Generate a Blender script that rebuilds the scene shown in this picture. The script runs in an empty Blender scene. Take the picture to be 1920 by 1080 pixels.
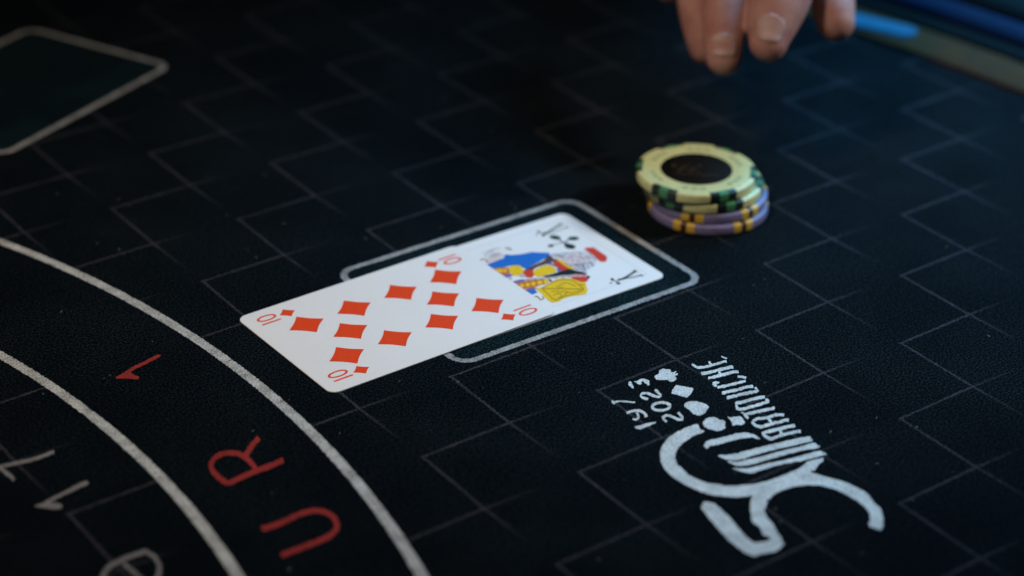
import bpy, bmesh, math, random
from mathutils import Vector, Matrix, noise
from mathutils.geometry import tessellate_polygon

scene = bpy.context.scene
COL = scene.collection
R = math.radians
MM = 0.001

# ------------------------------------------------------------------ camera
cam_data = bpy.data.cameras.new("camera")
cam = bpy.data.objects.new("camera", cam_data); COL.objects.link(cam)
cam.matrix_world = Matrix(((0.807074, 0.274353, -0.52284, -0.313171),
                           (-0.590271, 0.396712, -0.702994, -0.564133),
                           (0.014548, 0.875985, 0.482119, 0.365806),
                           (0, 0, 0, 1)))
cam_data.sensor_width = 36.0
cam_data.lens = 79.37
cam_data.clip_start = 0.01
cam_data.clip_end = 50.0
cam_data.dof.use_dof = True
cam_data.dof.focus_distance = 0.716
cam_data.dof.aperture_fstop = 5.4
cam_data.dof.aperture_blades = 9
scene.camera = cam

# ------------------------------------------------------------------ world: a dim room
world = bpy.data.worlds.new("World"); scene.world = world; world.use_nodes = True
bg = world.node_tree.nodes["Background"]
bg.inputs[0].default_value = (0.35, 0.5, 0.8, 1); bg.inputs[1].default_value = 0.012

# ------------------------------------------------------------------ exposure
scene.view_settings.view_transform = 'Standard'
scene.view_settings.look = 'None'
scene.view_settings.exposure = 0.0
scene.view_settings.gamma = 1.0

# ------------------------------------------------------------------ lamps of the room
def lamp(name, kind, loc, target, energy, color, **kw):
    d = bpy.data.lights.new(name, kind); d.energy = energy; d.color = color
    for k, v in kw.items(): setattr(d, k, v)
    o = bpy.data.objects.new(name, d); COL.objects.link(o)
    o.location = loc
    o.rotation_euler = (Vector(target) - Vector(loc)).to_track_quat('-Z', 'Y').to_euler()
    return o
lamp("cool_spot", 'SPOT', (1.475, -0.72, 0.88), (0.32, -0.15, 0), 82, (0.85, 0.92, 1.0), spot_size=R(17), spot_blend=0.75, shadow_soft_size=0.07)
lamp("warm_pendant", 'SPOT', (-0.62, -0.10, 1.15), (0.03, 0.03, 0), 44, (1.0, 0.82, 0.64), spot_size=R(30), spot_blend=1.0, shadow_soft_size=0.08)
lamp("blue_spot", 'SPOT', (0.66, 0.12, 0.42), (0.36, -0.02, 0), 40, (0.08, 0.52, 1.0), spot_size=R(52), spot_blend=1.0, shadow_soft_size=0.14)

# ------------------------------------------------------------------ outlines of the flat prints, mm on the table top
PRINTS={'red_one':[['p',[[-52.82,-7.28],[-49.29,-6.2],[-45.42,-4.53],[-40.13,-3.41],[-34.92,-2.18],[-35.3,-3.94],[-40.5,-5.16],[-45.78,-6.27],[-47.23,-7.24],[-46.9,-9.44],[-46.25,-10.68],[-47.28,-11.92],[-49.57,-9.93]]]],'white_one':[['p',[[-104.33,-57.49],[-101.89,-57.24],[-99.57,-56.56],[-93.02,-55.17],[-86.76,-53.83],[-86.13,-54.95],[-87.02,-56.02],[-92.14,-56.79],[-97.59,-57.62],[-99.79,-58.38],[-98.43,-59.33],[-97.55,-61.26],[-98.75,-62.7],[-100.11,-62.07],[-102.59,-59.36]]]],'white_seven':[['s',[[-106.86,-33.45],[-103.78,-34.05],[-98.67,-35.04],[-93.31,-35.99],[-87.27,-35.63]],[[-106.25,-31.6],[-103.17,-32.2],[-98.05,-33.18],[-92.75,-34.11],[-86.76,-33.75]]],['s',[[-105.91,-30.04],[-104.66,-32.2],[-104.12,-35.87],[-103.64,-42.3]],[[-104.82,-28.4],[-103.47,-30.81],[-102.88,-34.81],[-102.39,-41.32]]]],'white_a':[['s',[[-88.16,-93.95],[-92.86,-93.75],[-98.04,-94.15],[-101.57,-95.59],[-104.6,-99.01],[-105.7,-103.44]],[[-88.75,-95.86],[-93.39,-95.66],[-98.4,-96.03],[-101.42,-97.23],[-103.66,-99.67],[-104.49,-103.35]]],['s',[[-89.41,-95.48],[-88.7,-98.9],[-89.21,-102.3],[-91.11,-105.82],[-94.5,-109.17]],[[-88.22,-94.44],[-87.48,-98.17],[-88.15,-102.45],[-90.5,-106.79],[-94.11,-110.39]]],['s',[[-97.14,-97.0],[-96.75,-100.87],[-96.46,-105.23],[-96.06,-109.95]],[[-95.95,-96.13],[-95.56,-100.04],[-95.28,-104.43],[-94.89,-109.15]]]],'red_r':[['s',[[-53.82,-80.13],[-49.71,-79.52],[-44.14,-78.99],[-39.35,-78.99],[-34.27,-78.63]],[[-53.13,-77.59],[-48.96,-76.96],[-43.3,-76.42],[-38.47,-76.41],[-33.41,-76.03]]],['s',[[-42.55,-77.42],[-41.38,-72.57],[-41.52,-68.81],[-42.45,-65.34],[-45.08,-63.27],[-48.86,-63.2],[-52.62,-66.15],[-54.63,-70.59],[-54.82,-74.93],[-54.48,-79.72]],[[-44.27,-77.83],[-43.19,-73.4],[-43.34,-70.34],[-44.07,-67.46],[-46.24,-65.76],[-49.29,-65.64],[-51.81,-67.6],[-52.93,-70.17],[-53.03,-73.73],[-52.71,-78.43]]],['s',[[-33.59,-61.45],[-37.1,-63.85],[-40.75,-66.74],[-42.95,-69.05]],[[-33.57,-63.77],[-36.97,-66.1],[-40.38,-68.78],[-42.34,-70.84]]]],'red_u':[['s',[[-57.67,-105.33],[-51.69,-105.72],[-45.09,-105.11],[-41.46,-105.65],[-39.04,-107.95],[-38.56,-111.34],[-39.64,-114.46],[-41.94,-116.23],[-45.31,-116.97],[-49.96,-117.09],[-58.51,-116.87]],[[-56.8,-102.94],[-50.89,-103.32],[-44.25,-102.7],[-40.18,-103.32],[-37.32,-106.07],[-36.71,-110.53],[-38.51,-115.47],[-42.11,-118.4],[-46.0,-119.29],[-50.77,-119.4],[-59.31,-119.18]]]],'logo_numeral':[['p',[[79.32,-131.9],[75.83,-131.52],[71.18,-131.84],[67.49,-132.79],[64.11,-134.44],[61.91,-135.89],[59.23,-138.45],[56.7,-142.04],[54.99,-146.16],[54.52,-150.12],[54.71,-154.27],[55.56,-157.92],[56.99,-162.33],[58.73,-164.88],[62.88,-168.62],[65.33,-169.83],[67.33,-170.34],[63.16,-174.33],[58.97,-179.55],[58.15,-181.66],[58.34,-183.8],[56.57,-187.2],[57.59,-189.56],[56.04,-190.12],[53.97,-189.65],[51.75,-188.42],[52.0,-185.32],[53.29,-179.6],[54.75,-174.57],[55.01,-171.43],[55.48,-168.09],[55.0,-166.07],[53.69,-165.01],[51.05,-166.66],[49.62,-171.66],[47.75,-179.49],[46.92,-184.43],[46.67,-188.11],[46.86,-191.15],[47.58,-193.58],[50.23,-193.83],[54.16,-194.98],[56.33,-194.88],[58.41,-193.73],[59.95,-190.88],[61.22,-187.15],[62.55,-184.74],[63.1,-181.77],[64.8,-178.21],[68.36,-175.9],[69.1,-174.35],[70.02,-175.0],[72.35,-173.84],[75.74,-173.43],[80.29,-174.15],[84.08,-175.73],[87.07,-178.18],[89.06,-181.68],[89.92,-185.43],[90.17,-189.77],[89.9,-193.71],[88.98,-196.48],[86.76,-199.0],[84.43,-200.72],[84.18,-201.88],[84.96,-203.76],[85.35,-204.7],[87.41,-203.48],[91.2,-199.39],[93.05,-196.6],[93.59,-193.54],[95.22,-189.13],[95.11,-185.55],[94.14,-180.99],[92.35,-177.25],[91.02,-174.9],[89.55,-171.72],[89.69,-170.38],[90.9,-171.22],[94.22,-169.56],[96.53,-169.0],[97.78,-167.67],[96.01,-167.16],[92.54,-166.57],[90.5,-167.33],[87.27,-167.97],[82.51,-167.88],[76.59,-167.67],[71.24,-166.41],[66.87,-164.06],[64.02,-162.43],[63.13,-160.63],[60.85,-158.33],[59.63,-155.12],[58.94,-152.26],[59.69,-147.99],[59.96,-145.29],[61.56,-142.52],[63.54,-140.48],[66.0,-138.74],[70.19,-137.18],[74.07,-136.37],[77.99,-136.58],[78.48,-136.17],[78.06,-135.11],[78.32,-133.77]]]],'logo_bar':[['p',[[72.89,-142.55],[72.5,-143.52],[72.83,-143.99],[74.53,-143.7],[77.7,-144.42],[81.02,-144.98],[84.03,-145.58],[86.46,-146.52],[88.06,-147.38],[88.79,-148.9],[89.3,-149.0],[89.48,-147.12],[88.84,-145.16],[87.83,-143.95],[85.21,-142.88],[80.68,-141.99],[76.99,-141.17],[75.35,-141.03],[73.78,-141.68]]]],'logo_bar2':[['p',[[73.04,-148.81],[75.3,-150.14],[78.03,-151.09],[87.14,-152.75],[94.26,-154.34],[101.9,-156.35],[102.1,-157.82],[101.22,-159.01],[97.31,-158.09],[91.55,-156.75],[84.91,-155.25],[78.48,-154.58],[75.66,-153.8],[74.24,-152.81],[73.29,-151.2]]]],'logo_bar3':[['p',[[73.19,-152.57],[73.17,-154.03],[73.81,-155.93],[75.38,-157.44],[78.16,-158.24],[81.44,-158.81],[88.27,-159.78],[94.61,-161.03],[97.5,-161.97],[100.65,-162.89],[101.25,-161.73],[100.75,-159.94],[96.05,-159.18],[90.56,-157.84],[83.33,-156.69],[77.85,-155.3],[75.09,-154.46],[73.93,-153.16]]]],'logo_bar4':[['p',[[71.87,-156.48],[72.43,-158.16],[73.47,-160.27],[75.0,-161.82],[77.2,-162.01],[83.12,-162.85],[88.54,-164.16],[92.61,-165.53],[99.09,-166.74],[100.02,-166.57],[99.46,-164.4],[97.06,-163.62],[89.97,-162.59],[82.78,-160.7],[77.24,-159.61],[74.31,-158.44]]]],'logo_club':[['p',[[86.07,-103.11],[87.49,-102.56],[88.52,-102.18],[89.53,-101.11],[90.57,-100.73],[91.69,-100.84],[92.07,-101.55],[92.8,-101.84],[92.88,-102.77],[92.29,-103.92],[92.87,-104.1],[93.99,-104.21],[93.83,-104.55],[92.67,-105.06],[93.52,-105.65],[92.86,-106.29],[92.01,-106.15],[91.55,-107.14],[90.55,-108.2],[89.28,-108.41],[88.6,-108.37],[88.37,-107.77],[88.06,-106.69],[86.23,-105.41],[85.73,-104.41]]]],'logo_diamond':[['p',[[88.6,-110.67],[90.12,-112.89],[91.86,-115.4],[88.55,-117.61],[86.4,-118.46],[85.83,-117.43],[85.15,-115.67],[84.09,-113.65],[86.2,-112.11]]]],'logo_heart':[['p',[[82.82,-121.58],[83.89,-120.74],[85.46,-120.57],[87.21,-121.47],[88.28,-123.17],[88.73,-124.74],[88.39,-126.4],[87.05,-127.35],[85.03,-128.45],[83.58,-128.69],[82.4,-127.99],[82.01,-126.35],[82.5,-124.5],[82.5,-123.24]]]],'logo_spade':[['p',[[80.61,-132.81],[82.31,-131.68],[84.11,-131.13],[85.51,-131.58],[86.34,-132.68],[86.25,-134.17],[87.14,-134.52],[87.09,-135.78],[85.89,-136.99],[84.88,-138.33],[83.54,-138.68],[81.79,-138.32],[80.98,-137.55],[80.36,-136.2],[79.94,-134.64]]]],'logo_block':[['p',[[89.46,-134.08],[90.02,-134.98],[91.23,-135.31],[92.67,-136.06],[92.81,-136.93],[92.01,-139.2],[90.65,-140.06],[89.27,-139.6],[88.66,-138.93],[87.46,-138.6],[88.67,-136.88],[88.95,-135.53]]]],'digit_three':[['p',[[77.19,-101.09],[78.1,-100.85],[77.81,-101.95],[76.78,-104.27],[76.03,-104.61],[76.27,-103.27],[76.3,-102.21]]],['p',[[78.94,-101.44],[80.08,-101.79],[81.52,-101.49],[82.52,-101.74],[83.09,-102.8],[83.02,-104.06],[82.12,-105.39],[81.29,-105.89],[81.36,-105.07],[81.5,-103.87],[81.38,-103.13],[80.81,-102.95],[79.39,-104.27],[79.11,-103.29],[79.25,-102.52]]]],'digit_two':[['s',[[76.38,-111.79],[75.94,-110.77],[75.71,-109.97],[75.94,-109.41],[76.76,-109.23],[77.68,-110.15],[77.99,-111.74],[78.59,-113.15],[79.62,-113.7],[81.26,-112.45],[81.65,-110.66],[81.95,-108.7]],[[75.31,-112.75],[74.85,-111.69],[74.61,-110.46],[75.72,-108.55],[77.56,-108.01],[78.75,-109.16],[79.09,-110.84],[79.62,-112.1],[80.19,-112.48],[80.34,-112.42],[80.53,-111.19],[80.82,-109.26]]]],'digit_zero':[['s',[[78.88,-118.8],[78.5,-119.16],[77.99,-119.36],[77.27,-119.45],[76.47,-119.34],[75.71,-119.04],[75.07,-118.58],[74.62,-118.01],[74.42,-117.43],[74.43,-116.95],[74.53,-116.74],[74.72,-116.58],[75.23,-116.37],[75.95,-116.28],[76.75,-116.39],[77.52,-116.69],[78.16,-117.15],[78.61,-117.72],[78.81,-118.31],[78.79,-118.78],[78.56,-119.21]],[[79.23,-119.57],[78.52,-120.18],[77.56,-120.59],[76.6,-120.7],[75.66,-120.57],[74.78,-120.23],[74.05,-119.71],[73.53,-119.04],[73.26,-118.25],[73.31,-117.36],[73.81,-116.35],[74.7,-115.54],[75.66,-115.13],[76.62,-115.01],[77.57,-115.14],[78.45,-115.48],[79.19,-116.01],[79.72,-116.69],[79.98,-117.47],[79.93,-118.37],[79.55,-119.16]]]],'digit_two_b':[['s',[[73.03,-125.13],[72.89,-124.18],[73.2,-123.56],[73.88,-123.35],[74.46,-123.61],[75.02,-124.78],[75.49,-126.78],[76.48,-127.76],[78.25,-126.61],[79.01,-124.32],[79.24,-123.17]],[[71.94,-125.88],[71.82,-124.59],[72.85,-122.84],[74.46,-122.16],[75.44,-122.57],[76.09,-123.9],[76.55,-125.86],[77.19,-126.59],[77.41,-126.48],[77.94,-124.7],[78.14,-123.65]]]],'digit_one':[['p',[[62.37,-122.55],[63.0,-124.33],[64.74,-124.32],[66.83,-124.31],[69.04,-124.25],[69.2,-123.63],[66.9,-122.95],[64.11,-122.54],[62.8,-122.24]]]],'digit_nine':[['s',[[65.15,-115.21],[66.15,-115.44],[67.63,-115.57],[68.78,-116.26],[69.27,-117.46],[69.13,-118.6],[68.63,-120.02]],[[65.93,-113.97],[66.89,-114.19],[68.45,-114.34],[69.81,-115.15],[70.42,-116.63],[70.25,-118.18],[69.7,-119.76]]],['s',[[67.85,-116.36],[67.1,-118.04],[66.66,-118.73],[65.79,-118.83],[65.54,-118.18]],[[68.58,-116.29],[67.77,-118.09],[66.67,-119.48],[65.18,-119.71],[64.75,-118.9]]]],'digit_seven':[['s',[[65.84,-106.57],[65.72,-107.26],[65.25,-108.57]],[[66.72,-106.17],[66.57,-106.99],[66.07,-108.38]]],['s',[[66.03,-107.92],[67.89,-108.47],[69.19,-109.71],[70.4,-111.14],[71.41,-111.55]],[[66.51,-107.18],[68.44,-107.75],[69.8,-109.03],[70.98,-110.45],[71.93,-110.81]]]],'letter_e':[['s',[[100.37,-103.96],[100.25,-105.3],[100.48,-106.74],[101.46,-107.53],[102.8,-108.05],[105.08,-108.45],[107.97,-108.89],[109.84,-108.95],[110.73,-109.39]],[[101.56,-103.31],[101.44,-104.54],[101.6,-105.7],[102.42,-106.33],[103.66,-106.81],[105.89,-107.2],[108.75,-107.63],[110.68,-107.7],[111.69,-108.18]]],['s',[[106.04,-105.57],[105.43,-106.85],[104.78,-107.89]],[[106.95,-105.45],[106.29,-106.82],[105.58,-107.97]]],['s',[[111.42,-105.51],[111.7,-106.59],[112.21,-107.58]],[[111.87,-105.16],[112.15,-106.22],[112.64,-107.19]]]],'letter_h':[['s',[[98.92,-110.7],[100.15,-111.17],[101.74,-111.61],[104.19,-112.03],[107.01,-112.51],[108.89,-112.79],[109.89,-113.3]],[[100.0,-109.24],[101.21,-109.69],[102.74,-110.11],[105.17,-110.53],[107.99,-111.01],[109.95,-111.3],[111.06,-111.86]]],['s',[[98.88,-113.71],[100.03,-114.31],[101.92,-114.65],[103.78,-114.98],[106.59,-115.47],[108.44,-115.74],[109.34,-116.57]],[[99.97,-112.33],[101.04,-112.9],[102.86,-113.22],[104.73,-113.55],[107.54,-114.04],[109.52,-114.34],[110.57,-115.26]]],['s',[[104.4,-112.21],[103.48,-114.66]],[[105.55,-111.91],[104.62,-114.36]]]],'letter_c':[['s',[[97.65,-119.8],[99.02,-120.19],[100.04,-120.51],[102.77,-121.08],[105.6,-121.53],[107.52,-121.91]],[[98.57,-118.51],[99.95,-118.89],[100.94,-119.21],[103.64,-119.77],[106.48,-120.22],[108.41,-120.6]]],['p',[[98.81,-116.23],[99.99,-115.98],[100.76,-116.82],[100.32,-117.46],[99.44,-117.62],[98.42,-118.8],[97.82,-118.5],[98.06,-117.23]]],['s',[[107.25,-118.35],[108.26,-119.23],[108.7,-120.38]],[[108.21,-117.32],[109.27,-118.27],[109.76,-119.52]]]],'letter_u':[['s',[[96.54,-123.2],[97.81,-123.59],[99.28,-123.86],[101.9,-124.55],[104.82,-124.88],[106.13,-125.25],[107.29,-125.95]],[[97.56,-121.77],[98.8,-122.15],[100.27,-122.42],[102.87,-123.1],[105.79,-123.43],[107.24,-123.84],[108.47,-124.58]]],['s',[[95.86,-126.16],[96.95,-126.54],[98.79,-126.88],[100.61,-127.22],[102.34,-127.68],[104.97,-128.31],[106.55,-128.82]],[[96.9,-124.75],[97.94,-125.11],[99.75,-125.44],[101.6,-125.79],[103.34,-126.25],[106.0,-126.89],[107.61,-127.4]]],['s',[[107.42,-126.05],[107.15,-127.01],[106.38,-128.19]],[[108.6,-125.64],[108.22,-126.88],[107.31,-128.3]]]],'letter_o':[['s',[[96.58,-130.35],[97.62,-130.69],[99.05,-130.96],[102.16,-131.46],[105.11,-132.1],[105.98,-132.71]],[[97.58,-128.98],[98.58,-129.31],[99.97,-129.57],[103.1,-130.07],[106.14,-130.73],[107.14,-131.41]]],['s',[[94.41,-132.31],[94.98,-133.5],[96.42,-134.2],[98.16,-134.45],[101.79,-134.99],[104.16,-135.11],[105.32,-135.32]],[[95.71,-131.22],[96.17,-132.26],[97.4,-132.85],[99.05,-133.07],[102.67,-133.6],[105.03,-133.73],[106.25,-133.94]]],['s',[[97.07,-129.16],[95.66,-130.55],[94.75,-132.25]],[[97.51,-129.71],[96.36,-130.8],[95.63,-132.21]]],['s',[[105.18,-133.59],[105.44,-133.97],[104.68,-135.02]],[[106.27,-132.72],[106.51,-133.64],[105.5,-135.17]]]],'letter_t':[['s',[[93.94,-136.73],[95.27,-137.09],[96.95,-137.33],[100.23,-138.22],[102.49,-138.75],[104.47,-139.29]],[[94.94,-135.32],[96.23,-135.67],[97.93,-135.91],[101.24,-136.8],[103.5,-137.33],[105.5,-137.87]]],['s',[[94.39,-134.59],[94.13,-136.33],[93.45,-138.61]],[[95.36,-134.14],[95.08,-135.96],[94.38,-138.31]]]],'letter_r':[['s',[[93.7,-141.01],[95.33,-140.74],[96.71,-141.19],[98.23,-141.96],[100.07,-142.1],[101.92,-142.35],[103.89,-143.73]],[[94.27,-139.72],[96.11,-139.44],[97.69,-139.93],[99.15,-140.68],[100.89,-140.8],[102.92,-141.1],[104.98,-142.53]]],['s',[[92.57,-142.26],[92.75,-143.83],[93.61,-144.94],[95.37,-145.21],[97.04,-145.46],[100.05,-146.04],[101.75,-146.22],[103.0,-146.87]],[[93.9,-141.4],[94.04,-142.81],[94.67,-143.66],[96.25,-143.87],[97.93,-144.12],[100.95,-144.7],[102.72,-144.89],[104.08,-145.59]]],['s',[[93.48,-140.26],[92.53,-142.0]],[[94.44,-140.24],[93.49,-141.99]]],['s',[[98.82,-141.57],[97.66,-144.23]],[[99.93,-141.38],[98.76,-144.05]]]],'letter_a':[['s',[[91.46,-147.99],[92.85,-148.06],[93.97,-148.27],[95.8,-148.63],[97.4,-148.97],[100.38,-149.54],[102.46,-150.22]],[[92.28,-146.6],[93.72,-146.67],[94.91,-146.89],[96.75,-147.25],[98.34,-147.58],[101.37,-148.17],[103.5,-148.85]]],['s',[[90.92,-149.06],[90.96,-150.63],[91.84,-151.75],[93.5,-151.85],[96.06,-151.95],[98.2,-152.54],[100.51,-152.94],[101.7,-153.64]],[[92.24,-148.3],[92.25,-149.66],[92.86,-150.48],[94.28,-150.53],[96.93,-150.63],[99.12,-151.23],[101.49,-151.64],[102.79,-152.39]]],['s',[[91.53,-147.38],[90.74,-149.47]],[[92.53,-147.15],[91.74,-149.24]]],['s',[[97.2,-148.49],[96.0,-151.07]],[[98.28,-148.34],[97.08,-150.93]]]]}
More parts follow.
